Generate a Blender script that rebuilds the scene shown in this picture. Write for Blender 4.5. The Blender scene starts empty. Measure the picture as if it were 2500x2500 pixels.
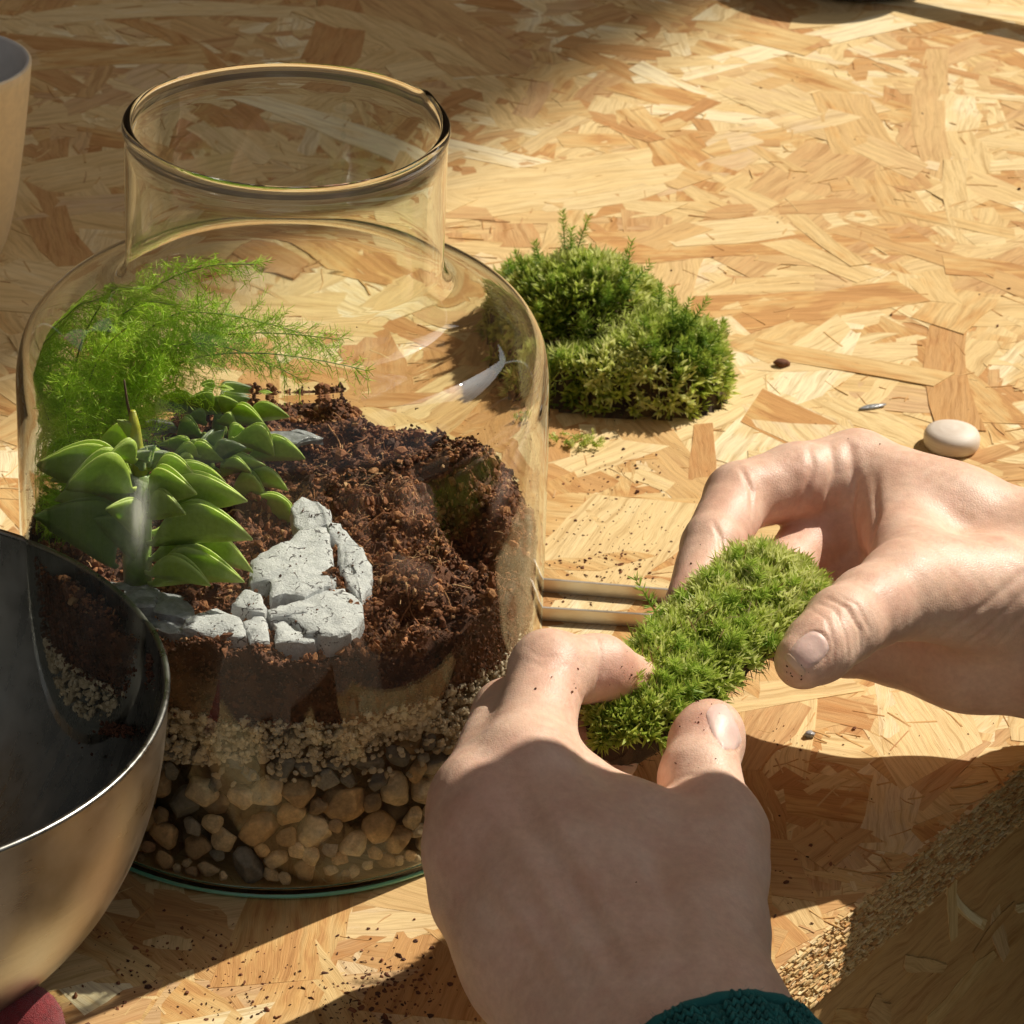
import bpy, bmesh, math, random
import numpy as np
from mathutils import Vector, Matrix
from mathutils.bvhtree import BVHTree

random.seed(7)
RNG = np.random.default_rng(11)
SC = bpy.context.scene
COL = SC.collection
MM = 0.1                           # all code below is in millimetres; one scene unit is one centimetre
US = MM / 0.001
SC.unit_settings.scale_length = 0.01

# ------------------------------------------------------------------ camera
F_PX = 8000.0                      # focal length in pixels of a 2500 px wide frame
PITCH, ROLL = 0.513, 0.045
CAM = np.array([73.8, -924.2, 616.9])          # millimetres, the table top is z = 0
_c, _s = math.cos(PITCH), math.sin(PITCH)
VX, VU, VF = np.array([1.0, 0, 0]), np.array([0, _s, _c]), np.array([0, _c, -_s])
_cr, _sr = math.cos(ROLL), math.sin(ROLL)
CR, CU = _cr * VX + _sr * VU, -_sr * VX + _cr * VU
KPX = 2500 / 1932.0

cam_data = bpy.data.cameras.new("camera")
cam = bpy.data.objects.new("camera", cam_data)
COL.objects.link(cam)
m3 = Matrix(((CR[0], CU[0], -VF[0]), (CR[1], CU[1], -VF[1]), (CR[2], CU[2], -VF[2])))
cam.matrix_world = Matrix.Translation(Vector(CAM * MM)) @ m3.to_4x4()
cam_data.sensor_width = 36.0
cam_data.lens = 36.0 * F_PX / 2500.0
cam_data.clip_start, cam_data.clip_end = 5.0, 20000.0
cam_data.dof.use_dof = True
cam_data.dof.focus_distance = 100.0
cam_data.dof.aperture_fstop = 0.6
SC.camera = cam

# ------------------------------------------------------------------ sky, sun, exposure
SUN_AZ, SUN_EL = math.radians(40), math.radians(46)       # azimuth from +X towards +Y
SUNV = np.array([math.cos(SUN_AZ) * math.cos(SUN_EL), math.sin(SUN_AZ) * math.cos(SUN_EL), math.sin(SUN_EL)])
world = bpy.data.worlds.new("World")
SC.world = world
world.use_nodes = True
wn, wl = world.node_tree.nodes, world.node_tree.links
wn.clear()
sky = wn.new("ShaderNodeTexSky")
sky.sky_type = 'NISHITA'
sky.sun_disc = False
sky.sun_elevation = SUN_EL
sky.sun_rotation = math.pi / 2 - SUN_AZ
sky.dust_density = 4.0
sky.ozone_density = 0.5
hs = wn.new("ShaderNodeHueSaturation")
hs.inputs['Saturation'].default_value = 0.15
bg = wn.new("ShaderNodeBackground")
bg.inputs['Strength'].default_value = 0.08
wo = wn.new("ShaderNodeOutputWorld")
wl.new(sky.outputs[0], hs.inputs['Color'])
wl.new(hs.outputs[0], bg.inputs['Color'])
wl.new(bg.outputs[0], wo.inputs['Surface'])

sun_data = bpy.data.lights.new("sun", 'SUN')
sun_data.energy = 5.0
sun_data.angle = math.radians(0.53)
sun_data.color = (1.0, 0.915, 0.785)
sun = bpy.data.objects.new("sun", sun_data)
COL.objects.link(sun)
sun.rotation_euler = Vector(-SUNV).to_track_quat('-Z', 'Y').to_euler()
sun.location = Vector(SUNV * 300)
sun_data.cycles.is_caustics_light = True          # sunlight really refracts through the jar

SC.view_settings.view_transform = 'Standard'
SC.view_settings.look = 'None'
SC.view_settings.exposure = 0.0
SC.view_settings.gamma = 1.0
SC.render.engine = 'CYCLES'
SC.cycles.use_denoising = True
SC.cycles.max_bounces = 12
SC.cycles.transparent_max_bounces = 24
SC.cycles.transmission_bounces = 10
SC.cycles.caustics_refractive = True
SC.cycles.caustics_reflective = False
SC.cycles.sample_clamp_indirect = 6.0

# ------------------------------------------------------------------ measuring helpers
def ray(px, py):
    x, y = px * KPX - 1250, py * KPX - 1250
    return VF * F_PX + CR * x - CU * y
def P(px, py, z=0.0):
    """World point (mm) seen at a photo position, on the level z."""
    d = ray(px, py)
    return CAM + d * ((z - CAM[2]) / d[2])
def PY(px, py, yy):
    """World point seen at a photo position, on the upright plane y = yy."""
    d = ray(px, py)
    return CAM + d * ((yy - CAM[1]) / d[1])
def PX(v):
    d = np.asarray(v, float) - CAM
    f = d @ VF
    return np.stack([(1250 + F_PX * (d @ CR) / f) / KPX, (1250 - F_PX * (d @ CU) / f) / KPX], -1)
def nrm(v):
    v = np.asarray(v, float)
    return v / (np.linalg.norm(v, axis=-1, keepdims=True) + 1e-12)

# ------------------------------------------------------------------ object helpers
def mesh(name, verts, faces, mats=(), smooth=False, uv=None, rnd=None, attrs=None):
    """verts in mm -> mesh; uv per vertex; rnd per vertex -> colour attribute 'rnd'."""
    me = bpy.data.meshes.new(name)
    v = np.asarray(verts, np.float32).reshape(-1, 3) * MM
    if isinstance(faces, np.ndarray):
        n, k = faces.shape
        me.vertices.add(len(v)); me.vertices.foreach_set('co', v.ravel())
        me.loops.add(n * k); me.loops.foreach_set('vertex_index', faces.astype(np.int32).ravel())
        me.polygons.add(n)
        me.polygons.foreach_set('loop_start', np.arange(0, n * k, k, dtype=np.int32))
        me.update(calc_edges=True)
    else:
        me.from_pydata(v.tolist(), [], faces)
        me.update()
    if uv is not None:
        ul = me.uv_layers.new(name='UVMap')
        li = np.empty(len(me.loops), np.int32); me.loops.foreach_get('vertex_index', li)
        ul.data.foreach_set('uv', np.asarray(uv, np.float32)[li].ravel())
    for an, av in ([('rnd', rnd)] if rnd is not None else []) + list((attrs or {}).items()):
        a = me.attributes.new(an, 'FLOAT', 'POINT')
        a.data.foreach_set('value', np.asarray(av, np.float32))
    me.polygons.foreach_set('use_smooth', np.full(len(me.polygons), bool(smooth)))
    for m in mats:
        me.materials.append(m)
    me.validate()
    return me
def obj(name, me, parent=None, kind=None, label=None, cat=None, group=None, loc=None):
    o = bpy.data.objects.new(name, me)
    COL.objects.link(o)
    if loc is not None:
        o.location = Vector(np.asarray(loc, float) * MM)
    if parent is not None:
        o.parent = parent
        if loc is None:
            o.location = -parent.location
    tag(o, label, cat, group, kind)
    return o
def tag(o, label=None, cat=None, group=None, kind=None):
    for k, v in (('label', label), ('category', cat), ('group', group), ('kind', kind)):
        if v:
            o[k] = v
    return o
def thing(name, base, label, cat, group=None):
    o = bpy.data.objects.new(name, None)
    o.empty_display_size = 0.02
    COL.objects.link(o)
    o.location = Vector(np.asarray(base, float) * MM)
    return tag(o, label, cat, group)

ICO0 = ICO1 = ICO2 = ICO3 = None
def _ico(n):
    bm = bmesh.new(); bmesh.ops.create_icosphere(bm, subdivisions=n, radius=1.0)
    v = np.array([q.co[:] for q in bm.verts]); f = np.array([[q.index for q in p.verts] for p in bm.faces]); bm.free()
    return v, f
ICO1, ICO2, ICO3 = _ico(1), _ico(2), _ico(3)
def rot_rand(n):
    q = nrm(RNG.normal(size=(n, 4)))
    w, x, y, z = q.T
    return np.stack([np.stack([1-2*(y*y+z*z), 2*(x*y-z*w), 2*(x*z+y*w)], -1), np.stack([2*(x*y+z*w), 1-2*(x*x+z*z), 2*(y*z-x*w)], -1),
                     np.stack([2*(x*z-y*w), 2*(y*z+x*w), 1-2*(x*x+y*y)], -1)], 1)
def scatter(pts, rad, base=ICO1, jit=0.22, aspect=(0.55, 1.0)):
    """Many small lumps as one vertex/face array."""
    pts = np.asarray(pts); n = len(pts); bv, bf = base
    sc = RNG.uniform(aspect[0], aspect[1], (n, 1, 3)) * np.asarray(rad).reshape(n, 1, 1)
    v = bv[None] * (1 + RNG.uniform(-jit, jit, (n, len(bv), 1))) * sc
    v = np.einsum('nij,nkj->nki', rot_rand(n), v) + pts[:, None]
    f = bf[None] + (np.arange(n) * len(bv))[:, None, None]
    r = np.repeat(RNG.random(n), len(bv))
    return v.reshape(-1, 3), f.reshape(-1, 3), r
def tube(path, rad, seg=10, cap=True):
    """Tube along a polyline (mm)."""
    path = np.asarray(path, float); n = len(path)
    rad = np.broadcast_to(np.asarray(rad, float), (n,))
    t = nrm(np.gradient(path, axis=0))
    ref = np.array([0, 0, 1.0]) if abs(t[0][2]) < 0.9 else np.array([1.0, 0, 0])
    a = nrm(np.cross(t[0], ref)); A = []
    for i in range(n):
        a = nrm(a - t[i] * (a @ t[i])); A.append(a)
    A = np.array(A); B = np.cross(t, A)
    th = np.linspace(0, 2 * np.pi, seg, endpoint=False)
    v = path[:, None] + rad[:, None, None] * (np.cos(th)[None, :, None] * A[:, None] + np.sin(th)[None, :, None] * B[:, None])
    f = []
    for i in range(n - 1):
        for j in range(seg):
            k = (j + 1) % seg
            f.append((i*seg+j, i*seg+k, (i+1)*seg+k, (i+1)*seg+j))
    if cap:
        f.append(tuple(range(seg))[::-1]); f.append(tuple((n-1)*seg + j for j in range(seg)))
    return v.reshape(-1, 3), f
def lathe(prof, seg=128, closed=False):
    """Profile of (r, z) turned about z; closed joins last to first."""
    prof = np.asarray(prof, float); n = len(prof)
    th = np.linspace(0, 2*np.pi, seg, endpoint=False)
    v = np.stack([prof[:, None, 0]*np.cos(th), prof[:, None, 0]*np.sin(th), np.repeat(prof[:, 1:2], seg, 1)], -1).reshape(-1, 3)
    f = []
    for i in range(n if closed else n-1):
        i2 = (i+1) % n
        for j in range(seg):
            k = (j+1) % seg
            f.append((i*seg+j, i*seg+k, i2*seg+k, i2*seg+j))
    return v, np.array(f)
class Bag:
    """Collects pieces into one vertex/face list (triangles and quads mixed)."""
    def __init__(s): s.v = []; s.f = []; s.n = 0; s.r = []; s.uv = []
    def add(s, v, f, r=None, uv=None):
        v = np.asarray(v, float)
        s.v.append(v); s.f += [tuple(int(i)+s.n for i in q) for q in f]; s.n += len(v)
        s.r.append(np.full(len(v), random.random() if r is None else r) if np.isscalar(r) or r is None else np.asarray(r))
        if uv is not None: s.uv.append(np.asarray(uv, float))
    def mesh(s, name, mats=(), smooth=False):
        return mesh(name, np.concatenate(s.v), s.f, mats, smooth, uv=np.concatenate(s.uv) if s.uv else None, rnd=np.concatenate(s.r))

def vnoise(p, seed=0, n=14, f0=1.0):
    """Cheap smooth noise in about -1..1: a sum of random sine waves."""
    g = np.random.default_rng(seed); p = np.asarray(p, float)
    o = np.zeros(p.shape[:-1])
    for i in range(n):
        k = g.normal(size=p.shape[-1]) * f0 * (1 + i * 0.12)
        o += np.sin(p @ k + g.uniform(0, 6.28))
    return o / math.sqrt(n)

# ------------------------------------------------------------------ materials
class NT:
    def __init__(s, name):
        s.m = bpy.data.materials.new(name); s.m.use_nodes = True
        s.t = s.m.node_tree; s.t.nodes.clear()
        s.out = s.t.nodes.new('ShaderNodeOutputMaterial')
    def n(s, typ, **kw):
        nd = s.t.nodes.new('ShaderNode' + typ)
        for k, v in kw.items():
            if hasattr(nd, k): setattr(nd, k, v)
            else: nd.inputs[k.replace('_', ' ')].default_value = v
        return nd
    def l(s, a, b): s.t.links.new(a, b)
    def math(s, op, a, b=None, c=None, clamp=False):
        nd = s.t.nodes.new('ShaderNodeMath'); nd.operation = op; nd.use_clamp = clamp
        for i, x in enumerate((a, b, c)):
            if x is None: continue
            if isinstance(x, (int, float)): nd.inputs[i].default_value = x
            else: s.l(x, nd.inputs[i])
        return nd.outputs[0]
    def vec(s, x, y, z):
        nd = s.t.nodes.new('ShaderNodeCombineXYZ')
        for i, q in enumerate((x, y, z)):
            if isinstance(q, (int, float)): nd.inputs[i].default_value = q
            else: s.l(q, nd.inputs[i])
        return nd.outputs[0]
    def noise(s, vec, scale=1.0, detail=3.0, rough=0.55, dist=0.0):
        nd = s.t.nodes.new('ShaderNodeTexNoise')
        nd.inputs['Scale'].default_value = scale; nd.inputs['Detail'].default_value = detail
        nd.inputs['Roughness'].default_value = rough; nd.inputs['Distortion'].default_value = dist
        s.l(vec, nd.inputs['Vector']); return nd.outputs['Fac']
    def ramp(s, fac, stops, interp='LINEAR'):
        nd = s.t.nodes.new('ShaderNodeValToRGB'); nd.color_ramp.interpolation = interp
        e = nd.color_ramp.elements
        while len(e) < len(stops): e.new(0.5)
        for q, (p, c) in zip(e, stops):
            q.position = p; q.color = (*c, 1) if len(c) == 3 else c
        s.l(fac, nd.inputs[0]); return nd.outputs[0]
    def mix(s, fac, a, b, mode='MIX'):
        nd = s.t.nodes.new('ShaderNodeMix'); nd.data_type = 'RGBA'; nd.blend_type = mode
        for k, x in ((0, fac), (6, a), (7, b)):
            if isinstance(x, (int, float)): nd.inputs[k].default_value = x
            elif isinstance(x, tuple): nd.inputs[k].default_value = (*x, 1)
            else: s.l(x, nd.inputs[k])
        return nd.outputs[2]
    def attr(s, name):
        nd = s.t.nodes.new('ShaderNodeAttribute'); nd.attribute_name = name; return nd.outputs['Fac']
    def objc(s):
        nd = s.t.nodes.new('ShaderNodeVectorMath'); nd.operation = 'SCALE'; nd.inputs['Scale'].default_value = 1/US
        s.l(s.t.nodes.new('ShaderNodeTexCoord').outputs['Object'], nd.inputs[0]); return nd.outputs[0]
    def bump(s, h, strength=0.5, dist=0.001):
        nd = s.t.nodes.new('ShaderNodeBump'); nd.inputs['Strength'].default_value = strength; nd.inputs['Distance'].default_value = dist*US
        s.l(h, nd.inputs['Height']); return nd.outputs[0]
    def bsdf(s, col=None, rough=0.5, normal=None, **kw):
        b = s.t.nodes.new('ShaderNodeBsdfPrincipled')
        if isinstance(col, tuple): b.inputs['Base Color'].default_value = (*col, 1)
        elif col is not None: s.l(col, b.inputs['Base Color'])
        if isinstance(rough, (int, float)): b.inputs['Roughness'].default_value = rough
        else: s.l(rough, b.inputs['Roughness'])
        if normal is not None: s.l(normal, b.inputs['Normal'])
        for k, v in kw.items():
            i = b.inputs[k.replace('_', ' ')]
            if k == 'Subsurface_Scale': v = v*US
            if isinstance(v, (int, float, tuple)): i.default_value = v
            else: s.l(v, i)
        return b.outputs[0]
    def done(s, sh):
        s.l(sh, s.out.inputs[0]); return s.m

def mat_strand(name, per_object):
    """Wood flake: grain runs along u of the UV map (mm)."""
    t = NT(name)
    uv = t.n('UVMap', uv_map='UVMap').outputs[0]
    sp = t.n('SeparateXYZ'); t.l(uv, sp.inputs[0]); u, v = sp.outputs[0], sp.outputs[1]
    r = t.n('ObjectInfo').outputs['Random'] if per_object else t.attr('rnd')
    off = t.math('MULTIPLY', r, 371.0)
    wob = t.noise(t.vec(t.math('MULTIPLY', u, 0.03), t.math('MULTIPLY', v, 0.05), off), 1.0, 2)
    v2 = t.math('ADD', v, t.math('MULTIPLY', t.math('SUBTRACT', wob, 0.5), 9.0))
    g1 = t.noise(t.vec(t.math('MULTIPLY', u, 0.018), t.math('MULTIPLY', v2, 0.42), off), 1.0, 4, 0.65)
    g2 = t.noise(t.vec(t.math('MULTIPLY', u, 0.10), t.math('MULTIPLY', v2, 2.6), off), 1.0, 3, 0.6)
    g3 = t.noise(t.vec(t.math('MULTIPLY', u, 0.05), t.math('MULTIPLY', v2, 0.9), t.math('ADD', off, 77.0)), 1.0, 5, 0.7)
    blot = t.noise(t.vec(t.math('MULTIPLY', u, 0.035), t.math('MULTIPLY', v2, 0.11), off), 1.0, 3, 0.6)
    rb = t.math('ADD', t.math('MULTIPLY', r, 0.98), t.math('MULTIPLY', t.math('SUBTRACT', blot, 0.5), 0.9), clamp=True)
    rb = t.math('ADD', rb, 0.03, clamp=True)
    base = t.ramp(rb, [(0.0, (0.50, 0.25, 0.09)), (0.08, (0.62, 0.37, 0.14)), (0.25, (0.69, 0.49, 0.225)), (0.6, (0.75, 0.57, 0.29)), (0.88, (0.79, 0.63, 0.35)), (1.0, (0.84, 0.73, 0.48))])
    c1 = t.ramp(g1, [(0.28, (0.70, 0.60, 0.48)), (0.50, (1, 0.99, 0.97)), (0.74, (1.09, 1.07, 1.02))])
    c2 = t.ramp(g2, [(0.28, (0.80, 0.74, 0.66)), (0.5, (1, 1, 1)), (0.75, (1.06, 1.06, 1.05))])
    c3 = t.ramp(g3, [(0.29, (0.36, 0.22, 0.12)), (0.345, (1, 1, 1))])
    r2 = t.math('FRACT', t.math('MULTIPLY', r, 7.13))
    hue = t.math('MULTIPLY', t.math('SUBTRACT', t.math('ADD', r2, t.math('MULTIPLY', blot, 0.6)), 0.80, clamp=True), 1.9, clamp=True)
    base = t.mix(hue, base, (0.52, 0.27, 0.10))
    col = t.mix(1.0, t.mix(1.0, t.mix(1.0, base, c1, 'MULTIPLY'), c2, 'MULTIPLY'), c3, 'MULTIPLY')
    h = t.math('ADD', t.math('MULTIPLY', g1, 0.6), t.math('ADD', t.math('MULTIPLY', g2, 0.5), t.math('MULTIPLY', t.math('GREATER_THAN', g3, 0.31), 0.25)))
    return t.done(t.bsdf(col, 0.62, t.bump(h, 0.55, 0.0006), Specular_IOR_Level=0.25))
M = {}
M['strand_one'] = mat_strand('wood_strand', True)
M['strand_many'] = mat_strand('wood_strand_chips', False)

def simple(name, col, rough=0.5, nscale=0.0, var=0.25, bump=0.0, bscale=None, bdist=0.001, **kw):
    t = NT(name); oc = t.objc(); c = col; nm = None
    if nscale:
        f = t.noise(oc, nscale, 4)
        c = t.mix(1.0, col, t.ramp(f, [(0.25, (1-var,)*3), (0.75, (1+var,)*3)]), 'MULTIPLY')
    if bump:
        nm = t.bump(t.noise(oc, bscale or nscale, 4), bump, bdist)
    return t.done(t.bsdf(c, rough, nm, **kw))
def byrnd(name, stops, rough=0.7, bump=0.0, bscale=900, per_object=False, nvar=0.0, nscale=200, **kw):
    t = NT(name)
    r = t.n('ObjectInfo').outputs['Random'] if per_object else t.attr('rnd')
    c = t.ramp(r, stops)
    if nvar:
        f = t.noise(t.objc(), nscale, 4, 0.65)
        c = t.mix(1.0, c, t.ramp(f, [(0.28, (1-nvar,)*3), (0.72, (1+nvar*0.6,)*3)]), 'MULTIPLY')
    nm = t.bump(t.noise(t.objc(), bscale, 3), bump, 0.0006) if bump else None
    return t.done(t.bsdf(c, rough, nm, **kw))
# ================================================================== surroundings
M['floor'] = simple('floor_boards', (0.24, 0.19, 0.14), 0.8, 3.0, 0.4)
fl = 12000
obj('ground', mesh('ground', [(-fl, -fl, -760), (fl, -fl, -760), (fl, fl, -760), (-fl, fl, -760)], [(0, 1, 2, 3)], [M['floor']]), kind='structure')
# the roof and walls are unseen, added to shade the table and dim the sky
M['roof'] = simple('shade_boards', (0.44, 0.32, 0.20), 0.8, 4.0, 0.3)
for nm, q in (('wall', [(-2600, -1500), (-2600, 3300)]), ('wall', [(-2600, 3400), (3300, 3400)]), ('wall', [(3300, 3300), (3300, -600)])):  # unseen walls, added to block low sky light
    (xa, ya), (xb, yb) = q; dx, dy = nrm(np.array([xb-xa, yb-ya, 0]))[:2]; ox, oy = dy*60, -dx*60
    hz = 5195 if xa < 0 and xa == xb else 2300
    wv = [(xa, ya, -760), (xb, yb, -760), (xb-ox, yb-oy, -760), (xa-ox, ya-oy, -760), (xa, ya, hz), (xb, yb, hz), (xb-ox, yb-oy, hz), (xa-ox, ya-oy, hz)]
    obj(nm, mesh(nm, wv, [(0, 1, 5, 4), (1, 2, 6, 5), (2, 3, 7, 6), (3, 0, 4, 7), (4, 5, 6, 7)], [M['roof']]), kind='structure')
ZR = 5200.0
off = SUNV / SUNV[2] * ZR
ea, eb = P(0, 775, 0), P(1405, 0, 0)
ed = nrm(eb - ea); en = np.array([-ed[1], ed[0], 0])
q = [ea + off - ed * 5300, ea + off + ed * 4000, ea + off + ed * 4000 + en * 8000, ea + off - ed * 5300 + en * 8000]
rv = [(a[0], a[1], ZR) for a in q] + [(a[0], a[1], ZR + 90) for a in q]
obj('roof', mesh('roof', rv, [(3, 2, 1, 0), (4, 5, 6, 7), (0, 1, 5, 4), (1, 2, 6, 5), (2, 3, 7, 6), (3, 0, 4, 7)], [M['roof']]), kind='structure')

# ================================================================== the table of strand board
E0, E1 = P(1690, 1640), P(1440, 1850)
EDIR = nrm(E0 - E1); EN = np.array([EDIR[1], -EDIR[0], 0])       # EN points off the table
table = thing('table', (0, 0, 0), 'worktable of pale pressed wood strand board with a rough sawn edge', 'table')
YF0 = -190.0                                      # unseen near edge, set here to keep lit board out of the jar's reflections
ta, tb = E0 + EDIR*((YF0 - E0[1])/EDIR[1]), E0 + EDIR * 1500
tc, td = np.array([-900, tb[1], 0]), np.array([-900, ta[1], 0])
TZ = -0.62
top = [ta, tb, tc, td]
tv = [(a[0], a[1], TZ) for a in top] + [(a[0] + EN[0]*k*5.7, a[1] + EN[1]*k*5.7, -18.0) for a, k in zip(top, (1, 1, 0, 0))]
tuv = [(a[0], a[1]) for a in top] * 2
obj('tabletop', mesh('tabletop', tv, [(0, 1, 2, 3), (7, 6, 5, 4), (0, 4, 5, 1), (1, 5, 6, 2), (2, 6, 7, 3), (3, 7, 4, 0)], [M['strand_many']], uv=tuv, rnd=[0.3]*8), table)

def strand(L, W, ragged=0.5, n=9, th=0.4):
    x = np.linspace(-L/2, L/2, n)
    k = RNG.normal(0, 0.10, (2, n)).cumsum(1) * 0.8
    bow = RNG.normal(0, 0.05) * L
    lo = -W/2 * (1 + k[0]); hi = W/2 * (1 + k[1])
    if RNG.random() < 0.55:                      # a pointed or slanted end
        e = RNG.uniform(0.1, 0.7); lo[-1] *= e; lo[-2] *= (1+e)/2
    if RNG.random() < 0.45:
        e = RNG.uniform(0.1, 0.8); hi[0] *= e
    xl, xh = x.copy(), x.copy()
    xl[0] -= RNG.uniform(0, ragged) * W; xh[0] -= RNG.uniform(0, ragged) * W
    xl[-1] += RNG.uniform(0, ragged) * W; xh[-1] += RNG.uniform(0, ragged) * W
    cur = bow * (1 - (2*x/L)**2)
    lo = lo + cur; hi = hi + cur
    z = RNG.normal(0, 0.05, n)
    v = np.concatenate([np.stack([xl, lo, z], 1), np.stack([xh, hi, z + RNG.normal(0, 0.04, n)], 1)])
    b = v.copy(); b[:, 2] -= th
    f = [(i, i+1, n+i+1, n+i) for i in range(n-1)]
    m = 2*n
    f += [(i+1, i, m+i, m+i+1) for i in range(n-1)] + [(n+i, n+i+1, m+n+i+1, m+n+i) for i in range(n-1)]
    f += [(0, n, m+n, m), (n+n-1, n-1, m+n-1, m+n+n-1)]
    vv = np.concatenate([v, b])
    return vv, f, vv[:, :2] + RNG.uniform(0, 500, 2)

def on_table(p, margin=2.0):
    return (p - E0) @ EN < -margin
def place(v, x, y, z, ang, tilt=(0, 0)):
    c, s = math.cos(ang), math.sin(ang)
    o = np.empty_like(v)
    o[:, 0] = v[:, 0]*c - v[:, 1]*s + x; o[:, 1] = v[:, 0]*s + v[:, 1]*c + y
    o[:, 2] = v[:, 2] + z + v[:, 0]*tilt[0] + v[:, 1]*tilt[1]
    return o
def clip_edge(v):
    d = (v - E0) @ EN
    return v - np.maximum(d + 0.15, 0)[:, None] * EN[None]

bag = Bag()
for i in range(5200):
    small = i % 4 == 0
    L, W = (RNG.uniform(8, 30), RNG.uniform(1.2, 6)) if small else (RNG.uniform(35, 110), RNG.uniform(8, 26))
    y = RNG.uniform(-172, 1000); x = RNG.uniform(-330, 470) if y < 300 else RNG.uniform(-420, 620)
    if not on_table(np.array([x, y, 0])): continue
    v, f, uv = strand(L, W)
    v = clip_edge(place(v, x, y, RNG.uniform(-0.58, -0.24), RNG.uniform(0, math.pi), RNG.normal(0, 0.0035, 2)))
    v[:, 1] = np.maximum(v[:, 1], YF0 + 0.2)
    bag.add(v, f, uv=uv)
for i in range(1800):                            # loose splinters and fibres
    L, W = RNG.uniform(3, 16), RNG.uniform(0.25, 0.9)
    q = P(RNG.uniform(-40, 1972), RNG.uniform(-20, 1950))
    if not on_table(q): continue
    v, f, uv = strand(L, W, n=3)
    bag.add(place(v, q[0], q[1], RNG.uniform(-0.2, 0.12), RNG.uniform(0, math.pi), RNG.normal(0, 0.012, 2)), f, r=random.choice([0.02, 0.05, 0.1, 0.5, 0.97]), uv=uv)
obj('small_strands', bag.mesh('small_strands', [M['strand_many']]), table, kind='stuff')

variants = []
for i in range(26):
    v, f, uv = strand(RNG.uniform(85, 200), RNG.uniform(16, 48), 0.55)
    variants.append(mesh('strand', v, f, [M['strand_one']], uv=uv))
n = 0
while n < 256:
    q = P(RNG.uniform(-40, 1970), 1932 * RNG.random() ** 0.8)
    if q[1] > 790 or q[1] < -140 or not on_table(q, 16): continue
    o = obj('strand', variants[n % 26], table, loc=(q[0], q[1], RNG.uniform(-0.20, -0.03)))
    s = RNG.uniform(0.55, 1.15)
    o.scale = (s, s * RNG.uniform(0.7, 1.25), 1)
    a = RNG.uniform(0, math.pi)
    reach = 0.06 * s
    o.rotation_euler = (RNG.normal(0, 0.004), RNG.normal(0, 0.003), a)
    if (q - E0) @ EN > -62 * s:                   # near the sawn edge they run along it
        o.rotation_euler[2] = math.atan2(EDIR[1], EDIR[0]); o.location.z = -0.25*MM
        if (q - E0) @ EN > -20 * s: o.scale[1] *= 0.5
    ca_, sa_ = math.cos(o.rotation_euler[2]), math.sin(o.rotation_euler[2])
    vv_ = np.array([w.co[:] for w in o.data.vertices])/MM*np.array(o.scale)
    over = max(float(((np.array([o.location.x/MM + w[0]*ca_ - w[1]*sa_, o.location.y/MM + w[0]*sa_ + w[1]*ca_, 0]) - E0) @ EN)) for w in vv_)
    if over > -0.4: o.location -= Vector(EN*(over + 0.5)*MM)
    n += 1

# the sawn edge: the cut ends of the layers, as small proud blocks
bag = Bag()
def box(c, a, b, d, ha, hb, hd):
    v = np.array([c + i*a*ha + j*b*hb + k*d*hd for i in (-1, 1) for j in (-1, 1) for k in (-1, 1)])
    return v, [(0, 1, 3, 2), (4, 6, 7, 5), (0, 4, 5, 1), (2, 3, 7, 6), (0, 2, 6, 4), (1, 5, 7, 3)]
Zv = np.array([0, 0, 1.0])
t = -95.0
while t < 125:
    z = -0.4
    while z > -17.5:
        h = RNG.uniform(0.35, 0.95); w = RNG.uniform(0.8, 3.6)
        c = E0 + EDIR * (t + RNG.uniform(-1.5, 1.5)) + EN * (RNG.uniform(-0.75, 0.45) - z*0.36) + Zv * (z - h/2)
        v, f = box(c, EDIR, EN, Zv, w/2, 0.9, h/2 * 0.9)
        v += RNG.normal(0, 0.12, v.shape)
        bag.add(v, f, r=RNG.uniform(0.05, 0.95) ** 0.8, uv=np.stack([v[:, 1]*0.2, v[:, 2]], 1) + RNG.uniform(0, 300, 2))
        z -= h + RNG.uniform(0, 0.12)
    t += RNG.uniform(1.1, 1.9)
obj('sawn_edge', bag.mesh('sawn_edge', [M['strand_many']]), table, kind='stuff')
# the apron below the edge, faced with flakes of its own
ap = [E0 - EDIR*190 + EN*5.0, E0 + EDIR*900 + EN*5.0]
SL = 0.10                                        # the apron leans outwards towards its foot
av = [(a[0]+EN[0]*SL*q, a[1]+EN[1]*SL*q, z) for z, q in ((-18.2, 0), (-160, 142)) for a in ap] + [(a[0]+EN[0]*(SL*q-18), a[1]+EN[1]*(SL*q-18), z) for z, q in ((-18.2, 0), (-160, 142)) for a in ap]
apr = obj('apron', mesh('apron', av, [(0, 2, 3, 1), (4, 5, 7, 6), (2, 6, 7, 3), (0, 4, 6, 2), (1, 3, 7, 5)], [M['strand_many']], uv=[(0, 0), (1300, 0), (0, 140), (1300, 140)]*2, rnd=[0.25]*8), table)
for i in range(18):
    v, f, uv = strand(RNG.uniform(14, 42), RNG.uniform(3, 9))
    v = place(v, 0, 0, 0, RNG.normal(0.9, 0.5))
    dn_ = RNG.uniform(3, 50); Zs = nrm(-Zv + EN*SL); Ns = nrm(EN + Zv*SL)
    c = E0 + EDIR*RNG.uniform(-100, 110) + EN*5.0 - Zv*18.2 + Zs*dn_ + Ns*RNG.uniform(0.1, 0.5)
    w = c + v[:, :1]*EDIR + v[:, 1:2]*Zs + v[:, 2:3]*Ns*0.7
    w[:, 2] = np.minimum(w[:, 2], -18.5)
    obj('strand', mesh('strand', w, f, [M['strand_one']], uv=uv), apr).location = (0, 0, 0)
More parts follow.
